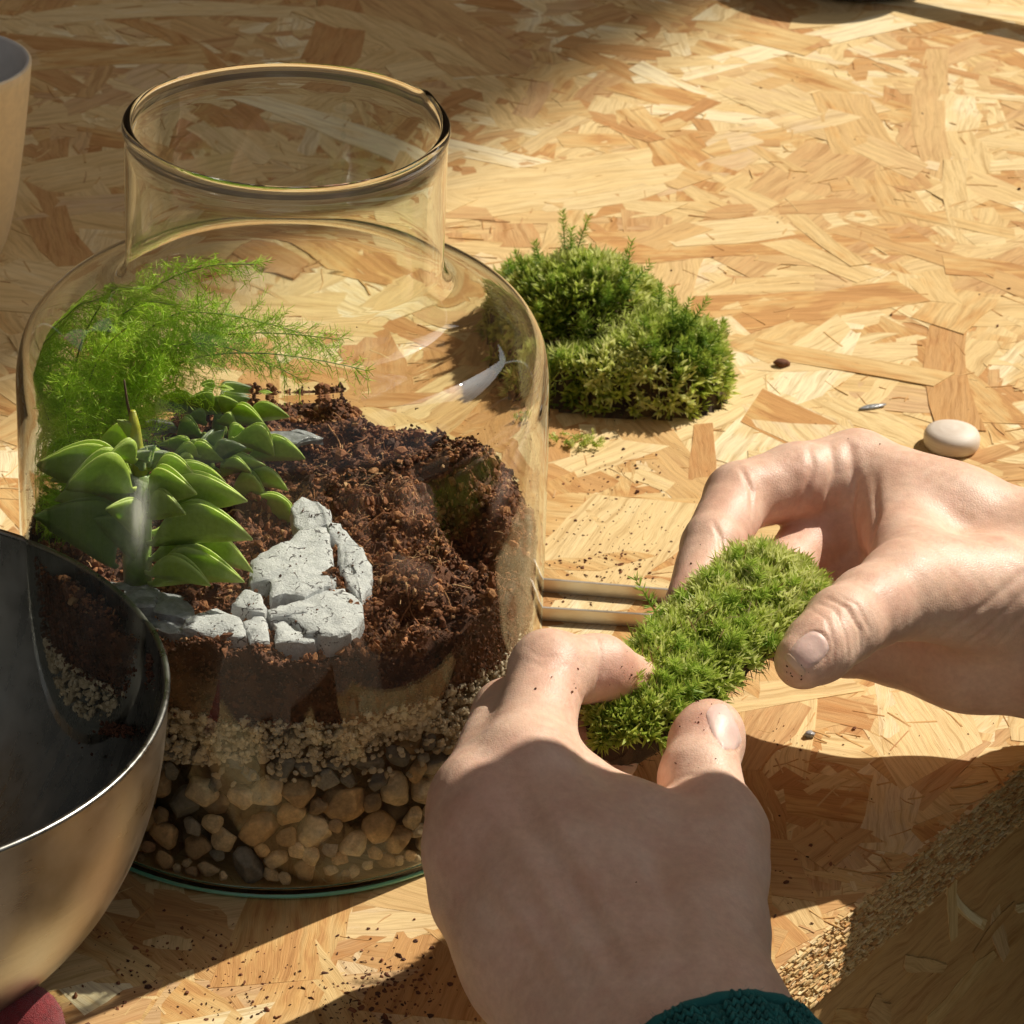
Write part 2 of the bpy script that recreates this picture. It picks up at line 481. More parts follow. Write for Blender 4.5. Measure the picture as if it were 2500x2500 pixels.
# ================================================================== the glass jar (its axis is the world's z axis)
def glass_thin(name, tint, rough=0.10):
    """Thin clear glass: lets light straight through, mirrors more the flatter it is seen (Schlick)."""
    t = NT(name)
    lw = t.n('LayerWeight'); lw.inputs['Blend'].default_value = 0.5
    f = t.math('POWER', lw.outputs['Facing'], 5.0)
    f = t.math('ADD', t.math('MULTIPLY', f, 0.28), 0.011, clamp=True)
    edge = t.math('POWER', lw.outputs['Facing'], 7.0)
    tc = t.mix(edge, tint, (0.72, 0.67, 0.55))
    tr = t.n('BsdfTransparent'); t.l(tc, tr.inputs[0])
    gl = t.n('BsdfGlossy'); gl.inputs['Roughness'].default_value = rough; gl.inputs['Color'].default_value = (1, 1, 1, 1)
    mx = t.n('MixShader'); t.l(f, mx.inputs[0]); t.l(tr.outputs[0], mx.inputs[1]); t.l(gl.outputs[0], mx.inputs[2])
    return t.done(mx.outputs[0])
t = NT('clear_glass'); g = t.n('BsdfGlass'); g.inputs['Color'].default_value = (0.985, 0.995, 0.98, 1); g.inputs['Roughness'].default_value = 0.0; g.inputs['IOR'].default_value = 1.38
M['glass'] = t.done(g.outputs[0])
t = NT('green_glass_edge_glow')
M['green_edge_glow'] = t.done(t.bsdf((0.22, 0.72, 0.48), 0.12, None, Transmission_Weight=0.35, Coat_Weight=1.0, Coat_Roughness=0.05))  # mint colour stands in for light glowing in the green glass base

JH = 229.0
def jar_r(z):
    if z < 6: return 86.0 - 2.2 * (1 - z/6)**2
    if z <= 142: return 86.0 - 1.7 * (z - 6) / 136
    return 49.4
def bez3(p, n):
    t_ = np.linspace(0, 1, n)[:, None]; p = np.array(p, float)
    return (1-t_)**3*p[0] + 3*t_*(1-t_)**2*p[1] + 3*t_**2*(1-t_)*p[2] + t_**3*p[3]
prof = [(jar_r(z), z) for z in list(np.linspace(0.6, 6, 6)) + list(np.linspace(12, 132, 13))]
prof += [tuple(q) for q in bez3([(84.4, 141), (84.2, 158), (76, 166.6), (64, 168.6)], 30)]
prof += [tuple(q) for q in bez3([(64, 168.6), (55.2, 170.05), (49.7, 173.5), (49.3, 186)], 30)[1:]]
prof += [(49.3, z) for z in np.linspace(192, JH - 6.0, 7)]
prof = np.array(prof)
tn = np.gradient(prof, axis=0); nn = nrm(np.stack([tn[:, 1], -tn[:, 0]], 1))
inner = prof - nn * np.interp(prof[:, 1], [0, 5, 138, 154, 184, 204, 230], [2.4, 1.6, 1.5, 0.85, 0.85, 1.5, 1.8])[:, None]
inner[:, 1] = np.maximum(inner[:, 1], 3.0)
lip = [(48.35 + 1.65*math.sin(a_), JH - 1.9 + 1.85*math.cos(a_)) for a_ in np.linspace(2.3, -2.5, 17)]
full = [(0.02, 0.5), (40, 0.5), (80, 0.5)] + [tuple(q) for q in prof] + lip + [tuple(q) for q in inner[::-1] if q[1] > 3.001] + [(81.0, 3.1), (60, 3.0), (30, 3.0), (0.02, 3.0)]
jar = thing('glass_jar', (0, 0, 0), 'big clear wide-necked glass jar planted as a terrarium', 'jar')
def wobble(v):
    a = np.arctan2(v[:, 1], v[:, 0]); z = v[:, 2]
    k = 1 + 0.0022*np.sin(3*a + z*0.03) + 0.0012*np.sin(7*a - z*0.05 + 1)
    o = v.copy(); o[:, :2] *= k[:, None]
    o[:, 2] += np.clip((z - 195)/30, 0, 1)*(0.5*np.sin(2*a + 0.6) + 1.1*np.exp(-((a - 0.55)/0.09)**2))
    return o
v, f = lathe(full, 200)
glass_wall = obj('wall', mesh('wall', wobble(v), f, [M['glass']], True), jar)
glass_wall.cycles.is_caustics_caster = True
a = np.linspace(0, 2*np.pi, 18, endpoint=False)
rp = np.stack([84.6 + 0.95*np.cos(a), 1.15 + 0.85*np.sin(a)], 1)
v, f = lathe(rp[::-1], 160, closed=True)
obj('base_edge', mesh('base_edge', v, f, [M['green_edge_glow']], True), jar)

drop_at = [(0.35, 222 - 3.1*i, 0.35 + 0.25*((i*7) % 3)) for i in range(12)] + [(-2.55, 196, 0.8), (-2.5, 191, 0.6), (-2.62, 187, 0.7), (-2.4, 185, 0.5), (-1.9, 192, 0.45), (-1.2, 199, 0.4), (2.3, 205, 0.5)]
V = []; Fd = []; o_ = 0
for th_, z_, r_ in drop_at:
    th_ += 0.9 if z_ > 180 and th_ == 0.35 else 0
    c_ = np.array([46.6*math.cos(th_), 46.6*math.sin(th_), z_]); n_ = np.array([math.cos(th_), math.sin(th_), 0])
    bv = ICO2[0]; w = bv*r_; w = w - (bv @ n_)[:, None]*n_*r_*0.55; w[:, 2] *= 1.6
    V.append(c_ + w); Fd.append(ICO2[1] + o_); o_ += len(bv)
M['water'] = glass_thin('water', (0.97, 0.98, 0.98), 0.05)
obj('water_drops', mesh('water_drops', np.concatenate(V), np.concatenate(Fd), [M['water']], True), jar, kind='stuff')

# ================================================================== layers in the jar
RI = 82.6                                       # inner radius of the lower wall
def soil_h(x, y):
    x, y = np.asarray(x, float), np.asarray(y, float)
    r = np.hypot(x, y)
    p = np.stack([x, y], -1)
    h = 84.0 + 2.6*vnoise(p, 3, 10, 0.055) + 1.6*vnoise(p, 4, 10, 0.14)
    h += 9*np.exp(-(((x+15)/32)**2 + ((y-58)/24)**2))
    h += 6*np.exp(-(((x-45)/22)**2 + ((y+32)/20)**2))
    h += 7*np.exp(-(((x-58)/15)**2 + ((y-30)/26)**2))
    ta_, tb_ = P(800, 915, 84)[:2], P(915, 1085, 82)[:2]
    td_ = (tb_-ta_)/np.linalg.norm(tb_-ta_); sx_ = (x-ta_[0])*td_[0] + (y-ta_[1])*td_[1]; sy_ = -(x-ta_[0])*td_[1] + (y-ta_[1])*td_[0]
    along = np.clip(np.minimum(sx_ + 8, np.linalg.norm(tb_-ta_) + 8 - sx_)/12, 0, 1)
    h += along*(-10*np.exp(-(sy_/6.0)**2) + 3.5*np.exp(-((np.abs(sy_)-12)/6.0)**2))
    h += 1.9*vnoise(p, 6, 12, 0.26)
    h -= 4*np.exp(-(((x+5)/30)**2 + ((y-10)/22)**2))
    h += 2.0*np.clip((r-70)/12, 0, 1)
    h += 3.6*np.exp(-(((x+18)/34)**2 + ((y+82)/9)**2))
    return h
M['soil'] = byrnd('coir_soil', [(0.0, (0.055, 0.020, 0.009)), (0.35, (0.17, 0.060, 0.024)), (0.7, (0.31, 0.120, 0.047)), (0.93, (0.43, 0.19, 0.075)), (1.0, (0.52, 0.31, 0.15))], 0.85, 0.6, 1500)
M['core'] = simple('gravel_bed', (0.20, 0.15, 0.09), 0.9, 300, 0.5, 0.6, 900)
nr, na = 46, 150
rr = np.linspace(0, 1, nr)**0.8 * (RI - 1.2)
V = [(0, 0, float(soil_h(0, 0)))]; Fs = []
for i in range(1, nr):
    for j in range(na):
        th = 2*np.pi*j/na
        V.append((rr[i]*np.cos(th), rr[i]*np.sin(th), 0))
V = np.array(V); V[:, 2] = soil_h(V[:, 0], V[:, 1])
V[:, 2] += 0.9*vnoise(V[:, :2], 9, 12, 0.5)
for j in range(na): Fs.append((0, 1+j, 1+(j+1) % na))
for i in range(nr-2):
    for j in range(na):
        a0, b0 = 1+i*na+j, 1+i*na+(j+1) % na
        Fs.append((a0, a0+na, b0+na, b0))
last = 1 + (nr-2)*na; nb = len(V); W = []
for k in range(1, 9):
    u = k/8
    for j in range(na):
        th = 2*np.pi*j/na; e = V[last+j]
        zb = 62.5 + 2.2*math.sin(3*th+1) + 1.5*math.sin(8*th) + 0.8*math.sin(19*th)
        rad = RI - 1.9 + 0.35*math.sin(5*th + 2*u)*math.sin(9*u + 3*th)
        W.append((rad*math.cos(th), rad*math.sin(th), e[2]*(1-u) + zb*u))
V = np.concatenate([V, W])
for k in range(8):
    o0 = last if k == 0 else nb + (k-1)*na
    o1 = nb + k*na
    for j in range(na): Fs.append((o0+j, o1+j, o1+(j+1) % na, o0+(j+1) % na))
Fs.append(tuple(nb + 7*na + j for j in range(na)))
obj('soil_bed', mesh('soil_bed', V, Fs, [M['soil']], True, rnd=RNG.random(len(V))*0.35), kind='stuff', label='bed of dark brown coconut fibre soil inside the glass jar', cat='soil')
# crumbs and fibres on the soil
n = 26000
ang = RNG.uniform(0, 2*np.pi, n); rad = np.sqrt(RNG.uniform(0, 1, n)) * (RI - 1.6)
x, y = rad*np.cos(ang), rad*np.sin(ang)
clump = vnoise(np.stack([x, y], 1), 21, 12, 0.22)
size = np.exp(RNG.normal(-0.36, 0.46, n)) * (1 + 0.25*clump); size = np.clip(size, 0.22, 2.6)
z = soil_h(x, y) + 0.5*vnoise(np.stack([x, y], 1), 9, 12, 0.5) + np.maximum(clump, 0)*RNG.uniform(0, 3.0, n) + RNG.uniform(-0.5, 0.7, n)
v, f, r = scatter(np.stack([x, y, z], 1), size, ICO1, 0.34, (0.35, 1.0))
bag = Bag(); bag.v.append(v); bag.n = len(v); bag.r.append(r); bag.f = [tuple(q) for q in f.tolist()]
for i in range(1500):
    a_ = RNG.uniform(0, 6.283); q = math.sqrt(RNG.random())*(RI-5)
    x, y = q*math.cos(a_), q*math.sin(a_)
    L = RNG.uniform(1.2, 6); d = nrm(np.array([RNG.normal(), RNG.normal(), RNG.normal()*0.5])); sd = nrm(np.cross(d, [0.3, 0.2, 1]))*RNG.uniform(0.08, 0.17)
    c = np.array([x, y, float(soil_h(x, y)) + RNG.uniform(0.6, 2.2)]); b_ = np.array([0, 0, RNG.uniform(-0.6, 0.8)])
    w = [c-d*L/2-sd, c-d*L/2+sd, c+b_-sd, c+b_+sd, c+d*L/2]
    bag.add(w, [(0, 1, 3, 2), (2, 3, 4)], r=RNG.choice([0.85, 0.95, 1.0, 0.6]))
for i in range(90):                              # longer roots and bark slivers
    a_ = RNG.uniform(0, 6.283); q = math.sqrt(RNG.random())*(RI-10)
    d = nrm(np.array([RNG.normal(), RNG.normal(), 0])); L = RNG.uniform(6, 16); bend = np.array([-d[1], d[0], 0])*RNG.uniform(-3, 3)
    u_ = np.linspace(0, 1, 7); pth = np.array([q*math.cos(a_), q*math.sin(a_), 0]) + d*(u_[:, None]-0.5)*L + bend*(np.sin(u_*3.1))[:, None]
    rr_ = np.hypot(pth[:, 0], pth[:, 1]); pth[:, :2] *= np.minimum(1, (RI-3)/rr_)[:, None]
    pth[:, 2] = soil_h(pth[:, 0], pth[:, 1]) + 1.2 + 1.2*np.sin(u_*3.1)*RNG.random()
    tv_, tf_ = tube(pth, RNG.uniform(0.12, 0.34), 5)
    bag.add(tv_, tf_, r=RNG.choice([0.2, 0.7, 0.95, 1.0]))
obj('soil_crumbs', bag.mesh('soil_crumbs', [M['soil']]), kind='stuff', label='loose brown soil crumbs and fibres on top of the soil in the jar', cat='soil crumbs')
# crumbs pressed against the glass
n = 9000
ang = RNG.uniform(0, 2*np.pi, n); u = RNG.random(n)**0.9
zt = soil_h(RI*np.cos(ang)*0.98, RI*np.sin(ang)*0.98)
z = zt + 1.5 - u*(zt - 61.5)
v, f, r = scatter(np.stack([(RI-0.55)*np.cos(ang), (RI-0.55)*np.sin(ang), z], 1), np.clip(np.exp(RNG.normal(-0.5, 0.4, n)), 0.2, 1.4), ICO1, 0.3, (0.35, 0.9))
rc = np.hypot(v[:, 0], v[:, 1]); k = np.minimum(1, (RI-0.05)/rc); v[:, 0] *= k; v[:, 1] *= k
obj('soil_against_glass', mesh('soil_against_glass', v, f, [M['soil']], rnd=r*0.42), kind='stuff', label='dark soil pressed against the inside of the jar wall', cat='soil')  # dark tones: damp soil, plus the front's shade put into the colour

n = 420                                          # dust and crumbs clinging to the glass above the soil
ang = RNG.uniform(0, 2*np.pi, n); z = 86 + np.abs(RNG.normal(0, 11, n))
v, f, r = scatter(np.stack([(RI-0.25)*np.cos(ang), (RI-0.25)*np.sin(ang), z], 1), np.clip(np.exp(RNG.normal(-1.5, 0.5, n)), 0.08, 0.7), ICO1, 0.3, (0.3, 0.9))
obj('dust_on_glass', mesh('dust_on_glass', v, f, [M['soil']], rnd=r*0.5), kind='stuff', label='specks of soil clinging to the inside of the glass above the soil', cat='soil crumbs')
# drainage stones: one object each where they show through the glass
v, f = lathe([(0.01, 3.3), (66, 3.3), (67, 30), (66, 64.5), (0.01, 64.5)], 64)
obj('gravel_core', mesh('gravel_core', v, f, [M['core']], True), kind='stuff', label='packed gravel in the middle of the jar behind the outer stones', cat='gravel')
def pebble_mesh(seed, base=ICO3, chunk=0.0):
    g = np.random.default_rng(seed); bv, bf = base
    v = bv.copy()
    for _ in range(7 + int(chunk*5)):                    # knock flat faces off
        d = nrm(g.normal(size=3)); h = g.uniform(0.62 - 0.1*chunk, 0.9)
        s = v @ d; ov = np.maximum(s - h, 0); v = v - (ov*0.88)[:, None]*d
    v *= 1 + 0.05*vnoise(bv, seed, 8, 2.2)[:, None]
    v *= np.array([1.0, g.uniform(0.68, 0.95), g.uniform(0.5, 0.78)])
    return v, bf
STONE_STOPS = [(0.0, (0.15, 0.14, 0.12)), (0.14, (0.22, 0.19, 0.14)), (0.26, (0.36, 0.25, 0.13)), (0.5, (0.47, 0.33, 0.17)), (0.75, (0.54, 0.39, 0.21)), (0.92, (0.50, 0.30, 0.17)), (1.0, (0.60, 0.47, 0.29))]
def pebble_mat(name):
    t = NT(name); oi = t.n('ObjectInfo')
    f = t.noise(t.objc(), 1600, 5, 0.65); f2 = t.noise(t.objc(), 6000, 4, 0.6)
    c = t.mix(1.0, oi.outputs['Color'], t.ramp(f, [(0.28, (0.66, 0.64, 0.62)), (0.72, (1.16, 1.12, 1.05))]), 'MULTIPLY')
    c = t.mix(1.0, c, t.ramp(f2, [(0.3, (0.8,)*3), (0.7, (1.08,)*3)]), 'MULTIPLY')
    return t.done(t.bsdf(c, 0.72, t.bump(f2, 0.35, 0.0006)))
M['pebble'] = pebble_mat('pebble_stone')
M['pebble_bulk'] = byrnd('pebble_stone_bulk', STONE_STOPS, 0.75, 0.4, 1300, False, 0.3, 260)
TONES = {'pale tan': (0.74, 0.60, 0.40), 'orange tan': (0.66, 0.45, 0.24), 'brown': (0.42, 0.30, 0.18), 'dark grey': (0.24, 0.235, 0.215), 'mid grey': (0.40, 0.385, 0.35)}
M['grit'] = byrnd('beige_grit', [(0.0, (0.36, 0.28, 0.18)), (0.25, (0.55, 0.44, 0.29)), (0.7, (0.68, 0.56, 0.39)), (1.0, (0.78, 0.68, 0.51))], 0.8, 0.5, 1500)
pm = {}
for kind, mt, ch, base in (('tan', 'pebble', 0.2, ICO3), ('grey', 'grey_pebble', 0.9, ICO3)):
    pm[kind] = [mesh('pebble', *pebble_mesh(100+i if kind == 'tan' else 200+i, base, ch if i % 2 else ch + 0.7), [M['pebble']], True) for i in range(10)]
CAMANG = math.atan2(CAM[1], CAM[0])
placed = []; bulk = []
def pack(zlo, zhi, radii, depth, tol, tries, kind_of, label_of):
    made = 0
    for _ in range(tries):
        r = RNG.choice(radii) * RNG.uniform(0.88, 1.12)
        a_ = CAMANG + RNG.uniform(-1.6, 1.6); z = RNG.uniform(zlo + r*0.62, zhi - r*0.5)
        R = RI - r*0.78 - depth
        c = np.array([R*math.cos(a_), R*math.sin(a_), z])
        if any(np.linalg.norm(c - q) < (r + s)*tol for q, s in placed): continue
        placed.append((c, r)); made += 1
        kd = kind_of(z)
        sc_ = 1.12 * r
        out = Vector((math.cos(a_), math.sin(a_), 0)).to_track_quat('Z', 'Y').to_matrix()      # flat side to the glass
        tw = out @ Matrix.Rotation(RNG.uniform(0, 6.28), 3, 'Z') @ Matrix.Rotation(RNG.normal(0, 0.25), 3, 'X')
        which = RNG.integers(10)
        x_ = float(PX(c)[0])
        if not (288 < x_ < 832) or depth > 1:                # out of sight: part of the bulk gravel
            bv, bf = (pebble_mesh(100+which, ICO2, 0.2) if kd == 'tan' else pebble_mesh(200+which, ICO2, 0.9))
            bulk.append((c + (bv*sc_) @ np.array(tw).T, bf)); continue
        o = obj('pebble', pm[kd][which], loc=c)
        o.scale = (sc_, sc_, sc_); o.rotation_euler = tw.to_euler()
        tone = RNG.choice(['pale tan', 'orange tan', 'brown'], p=[0.5, 0.36, 0.14]) if kd == 'tan' else RNG.choice(['dark grey', 'mid grey'])
        k_ = RNG.uniform(0.88, 1.1); o.color = (*[q*k_ for q in TONES[tone]], 1)
        size = 'large' if r > 5.2 else 'medium' if r > 3.7 else 'small'
        side_ = 'beside the steel bowl' if x_ < 440 else 'below the stones' if x_ < 640 else 'beside the nearer hand'
        row = 'resting on the jar base' if z < 11 else 'in the middle of the drainage layer' if z < 34 else 'just under the grit'
        tag(o, f'{size} {tone} pebble {row}, {side_}', 'pebble', f'{size} {tone} pebbles in the jar {row} {side_}')
    return made
lab = None
mixed = lambda z: 'grey' if RNG.random() < (0.92 if z > 38 else 0.15) else 'tan'
pack(14, 41, [5.4, 6.2, 7.2], 0.3, 0.86, 110, mixed, lab)
pack(3.3, 42, [4.0, 4.8, 5.6], 0.3, 0.80, 700, mixed, lab)
pack(36, 50, [3.2, 4.0, 4.8], 0.3, 0.80, 500, lambda z: 'grey', lab)
pack(3.3, 46, [2.8, 3.4, 4.0], 0.5, 0.78, 900, mixed, lab)
pack(3.3, 9, [2.0, 2.6, 3.2], 0.1, 0.78, 1200, lambda z: 'tan', lab)
pack(5, 48, [5.0, 6.0], 6.5, 0.80, 60, mixed, lab)
V = []; Fb = []; Rb = []; o_ = 0
for v, f in bulk: V.append(v); Fb.append(f + o_); o_ += len(v); Rb.append(np.full(len(v), RNG.random()))
obj('bulk_gravel', mesh('bulk_gravel', np.concatenate(V), np.concatenate(Fb), [M['pebble_bulk']], True, rnd=np.concatenate(Rb)), kind='stuff', label='rest of the drainage gravel deeper in the jar and round its far side', cat='gravel')
# beige grit: far too many to count
pts = []; rad = []
for lay in range(3):
    n = (2600, 1500, 700)[lay]
    a_ = CAMANG + RNG.uniform(-2.0, 2.0, n); r = np.clip(np.exp(RNG.normal(0.02, 0.42, n)), 0.45, 2.5)
    zb = 49 + 2.5*np.sin(a_*4) + 1.5*np.sin(a_*11)
    z = zb + RNG.random(n)*(65.0 - zb)
    R = RI - r*0.62 - 0.1 - lay*2.3
    pts.append(np.stack([R*np.cos(a_), R*np.sin(a_), z], 1)); rad.append(r)
n = 260                                                   # grit that has trickled down between the stones
a_ = CAMANG + RNG.uniform(-1.9, 1.9, n); r = RNG.uniform(0.8, 1.8, n); z = 50 - np.abs(RNG.normal(0, 5, n)); R = RI - r*0.62 - 0.2
pts.append(np.stack([R*np.cos(a_), R*np.sin(a_), z], 1)); rad.append(r)
v, f, r = scatter(np.concatenate(pts), np.concatenate(rad), ICO1, 0.25, (0.5, 1.0))
rc = np.hypot(v[:, 0], v[:, 1]); k = np.minimum(1, (RI-0.02)/rc); v[:, 0] *= k; v[:, 1] *= k
obj('grit_layer', mesh('grit_layer', v, f, [M['grit']], rnd=r), kind='stuff', label='layer of fine beige grit under the soil in the jar', cat='grit')
# ================================================================== pale flat stones on the soil
t = NT('pale_stone')
oc = t.objc()
f1_ = t.noise(oc, 260, 5, 0.7); f2_ = t.noise(oc, 1400, 4, 0.65); f3_ = t.noise(oc, 900, 3, 0.6, 1.5)
c_ = t.ramp(f1_, [(0.3, (0.50, 0.515, 0.53)), (0.6, (0.69, 0.70, 0.705)), (0.8, (0.78, 0.78, 0.77))])
c_ = t.mix(1.0, c_, t.ramp(f3_, [(0.30, (0.35, 0.33, 0.32)), (0.36, (1, 1, 1))]), 'MULTIPLY')
vo = t.n('TexVoronoi'); vo.feature = 'DISTANCE_TO_EDGE'; vo.inputs['Scale'].default_value = 95
wv = t.n('VectorMath'); wv.operation = 'ADD'
wn_ = t.n('TexNoise'); wn_.inputs['Scale'].default_value = 240; t.l(oc, wn_.inputs['Vector'])
ws = t.n('VectorMath'); ws.operation = 'SCALE'; ws.inputs['Scale'].default_value = 0.006; t.l(wn_.outputs['Color'], ws.inputs[0])
t.l(oc, wv.inputs[0]); t.l(ws.outputs[0], wv.inputs[1]); t.l(wv.outputs[0], vo.inputs['Vector'])
crk = t.math('MULTIPLY', t.math('LESS_THAN', vo.outputs['Distance'], 0.022), t.math('GREATER_THAN', f1_, 0.52))
c_ = t.mix(crk, c_, (0.12, 0.115, 0.12))
f2_ = t.math('SUBTRACT', f2_, t.math('MULTIPLY', crk, 1.2))
M['stone'] = t.done(t.bsdf(c_, 0.85, t.bump(t.math('ADD', f2_, f1_), 0.7, 0.0008)))
M['slate'] = simple('wet_slate', (0.30, 0.31, 0.32), 0.22, 400, 0.35, 0.5, 500, 0.001, Specular_IOR_Level=0.7)
def Z4(x, y): return (309.1 + x*0.24, 888.7 + y*0.24)     # picture positions measured on an enlargement
def slab(name, poly, ztop, thick, mat, seed, tilt=(0, 0), dome=0.6, sub=True):
    """Irregular flat stone: outline on the soil, bevelled rim, uneven top, flaked sides."""
    g = np.random.default_rng(seed)
    pts = np.array([P(px, py, ztop) for px, py in poly])[:, :2]
    rad_ = np.hypot(pts[:, 0], pts[:, 1]); pts = pts*np.minimum(1, 76.0/rad_)[:, None]
    # refine the outline
    out = []
    for i in range(len(pts)):
        a_, b_ = pts[i], pts[(i+1) % len(pts)]
        k = max(1, int(np.linalg.norm(b_-a_)/2.0))
        for j in range(k):
            q = a_ + (b_-a_)*j/k
            out.append(q + (g.normal(0, 0.28, 2) if j else 0))
    out = np.array(out); n = len(out); c = out.mean(0)
    area = 0.5*np.sum(out[:, 0]*np.roll(out[:, 1], -1) - np.roll(out[:, 0], -1)*out[:, 1])
    if area < 0: out = out[::-1]
    def tz(p): return ztop + (p[:, 0]-c[0])*tilt[0] + (p[:, 1]-c[1])*tilt[1]
    rings = []
    for sc_, dz in ((1.06, -thick), (1.07, -thick*0.55), (1.055, -thick*0.2), (1.04, -0.5), (1.0, -0.1), (0.82, 0.25*dome), (0.6, 0.6*dome), (0.38, 0.8*dome), (0.18, dome)):
        p = c + (out - c)*sc_
        z = tz(p) + dz + (0.45*vnoise(p, seed, 8, 0.30) + 0.16*vnoise(p, seed+1, 8, 1.1))*(1 if dz > -1 else 1.6)
        if dz < -0.3: p = p + g.normal(0, 0.16, p.shape)
        rings.append(np.concatenate([p, z[:, None]], 1))
    v = np.concatenate(rings + [np.array([[c[0], c[1], ztop + dome]])])
    f = [(i*n+j, i*n+(j+1) % n, (i+1)*n+(j+1) % n, (i+1)*n+j) for i in range(len(rings)-1) for j in range(n)]
    k = (len(rings)-1)*n
    f += [(k+j, k+(j+1) % n, len(v)-1) for j in range(n)]
    f.append(tuple(range(n))[::-1])
    me = mesh(name, v, f, [mat], False)
    sm = [5*n <= max(p.vertices) for p in me.polygons]
    me.polygons.foreach_set('use_smooth', sm)
    return me
STONES = [
 ('white stone at the back of the group, nearest the tip of the long leaf', [(1000, 330), (1090, 265), (1300, 340), (1320, 390), (1240, 420), (1110, 468), (1030, 400)], 92.0, 6, (0.02, 0.10)),
 ('narrow white stone sliver at the back right of the stone group', [(1262, 405), (1390, 420), (1530, 575), (1400, 578), (1300, 500)], 91.0, 6, (-0.05, 0.05)),
 ('large white stone with a cracked front face in the middle of the group', [(700, 680), (830, 610), (1110, 478), (1270, 470), (1310, 620), (1340, 850), (1105, 950), (960, 925), (860, 950), (850, 840), (705, 850)], 93.0, 9, (0.02, 0.03)),
 ('white stone standing on its edge at the right side of the group', [(1375, 605), (1560, 620), (1630, 740), (1630, 880), (1580, 925), (1560, 1020), (1440, 870), (1385, 720)], 91.5, 8, (-0.10, 0.06)),
 ('wide speckled white stone at the right front of the group', [(835, 1090), (1000, 1020), (1280, 912), (1420, 892), (1540, 1020), (1560, 1120), (1460, 1260), (1310, 1305), (1130, 1250), (1050, 1180), (960, 1130), (860, 1140)], 91.5, 8, (-0.02, -0.03)),
 ('speckled white stone at the left front of the group beside grey slate', [(180, 1130), (420, 1060), (596, 1140), (596, 1485), (440, 1480), (300, 1455), (220, 1350), (165, 1220)], 90.5, 8, (0.03, -0.05)),
 ('narrow white stone wedged between the two front stones of the group', [(625, 1190), (720, 1110), (805, 1150), (815, 1475), (700, 1500), (648, 1480)], 90.0, 8, (0.0, -0.05)),
 ('layered white stone in front of the wide speckled stone', [(865, 1165), (970, 1150), (1120, 1270), (1200, 1285), (1185, 1350), (1060, 1420), (970, 1505), (875, 1430)], 90.0, 7, (-0.02, -0.08)),
 ('small pale stone between the cracked large stone and the front stones', [(540, 1040), (640, 920), (760, 970), (806, 1070), (790, 1115), (690, 1105)], 90.5, 7, (0.02, -0.02)),
 ('small grey chip leaning against the cracked front of the large stone', [(850, 955), (960, 935), (985, 1000), (900, 1050), (845, 1040)], 88.5, 5, (0.0, -0.1)),
]
for i, (lb, poly, zt, thk, tl) in enumerate(STONES):
    obj('stone', slab('stone', [Z4(*q) for q in poly], zt + 0.2, thk, M['stone'], 300+i, tl), label=lb, cat='stone', group='pale flat stones on the soil')
SLATES = [
 ('shiny grey slate piece in front of the thick plant stem', [(196, 1088), (262, 1084), (300, 1112), (292, 1150), (240, 1150), (214, 1120)], 90, 7, (0.1, -0.15)),
 ('shiny grey slate piece between the plant stem and the speckled white stone', [(296, 1112), (352, 1124), (372, 1160), (346, 1166), (292, 1156)], 90, 7, (-0.1, -0.1)),
 ('grey slate piece at the front wall beside the steel bowl', [(246, 1156), (330, 1162), (362, 1180), (346, 1205), (290, 1204), (262, 1186)], 88, 7, (0.0, -0.12)),
 ('flat grey slate lying behind the plants on the soil', [(486, 816), (560, 808), (606, 822), (560, 834), (500, 830)], 95, 3, (0.0, 0.05)),
 ('pale grey slate at the back wall of the jar under the fern', [(270, 792), (310, 782), (332, 800), (290, 812)], 98, 3, (0.0, -0.2)),
]
for i, (lb, poly, zt, thk, tl) in enumerate(SLATES):
    obj('slate', slab('slate', poly, zt, thk, M['slate'], 340+i, tl), label=lb, cat='slate', group='grey slate pieces on the soil')
# crumbs of soil lying on the stones
pts = []
for lb, poly, zt, thk, tl in STONES:
    q = np.array([Z4(*p) for p in poly]); c = q.mean(0)
    for _ in range(13):
        w = RNG.dirichlet(np.ones(len(q))*0.6) @ q
        w = c + (w - c)*RNG.uniform(0.6, 1.0)
        p3 = P(w[0], w[1], zt); c3 = P(c[0], c[1], zt)
        p3[2] = zt + 0.75 + (p3[0]-c3[0])*tl[0] + (p3[1]-c3[1])*tl[1]
        pts.append(p3)
v, f, r = scatter(np.array(pts), np.exp(RNG.normal(-1.3, 0.4, len(pts))), ICO1, 0.35, (0.3, 1.0))
obj('crumbs_on_stones', mesh('crumbs_on_stones', v, f, [M['soil']], rnd=r*0.25), kind='stuff', label='dark soil specks scattered over the pale stones', cat='soil crumbs')
# ================================================================== succulents
def leaf_mat(name, lo, hi, edge, rough=0.40):
    t = NT(name)
    oc = t.objc(); f = t.noise(oc, 120, 3); f2 = t.noise(oc, 700, 3)
    c = t.mix(t.math('MULTIPLY_ADD', f, 1.6, -0.3, clamp=True), lo, hi)
    c = t.mix(1.0, c, t.ramp(f2, [(0.3, (0.86, 0.88, 0.84)), (0.7, (1.08, 1.06, 1.1))]), 'MULTIPLY')
    c = t.mix(t.attr('rnd'), c, edge)
    return t.done(t.bsdf(c, rough, t.bump(t.math('ADD', f2, t.math('MULTIPLY', f, 2.0)), 0.2, 0.0008), Subsurface_Weight=0.35, Subsurface_Radius=(0.8, 1.0, 0.25), Subsurface_Scale=0.003, Specular_IOR_Level=0.5, Coat_Weight=0.05, Coat_Roughness=0.3))
M['leaf'] = leaf_mat('succulent_leaf', (0.28, 0.43, 0.055), (0.40, 0.55, 0.09), (0.52, 0.65, 0.21))
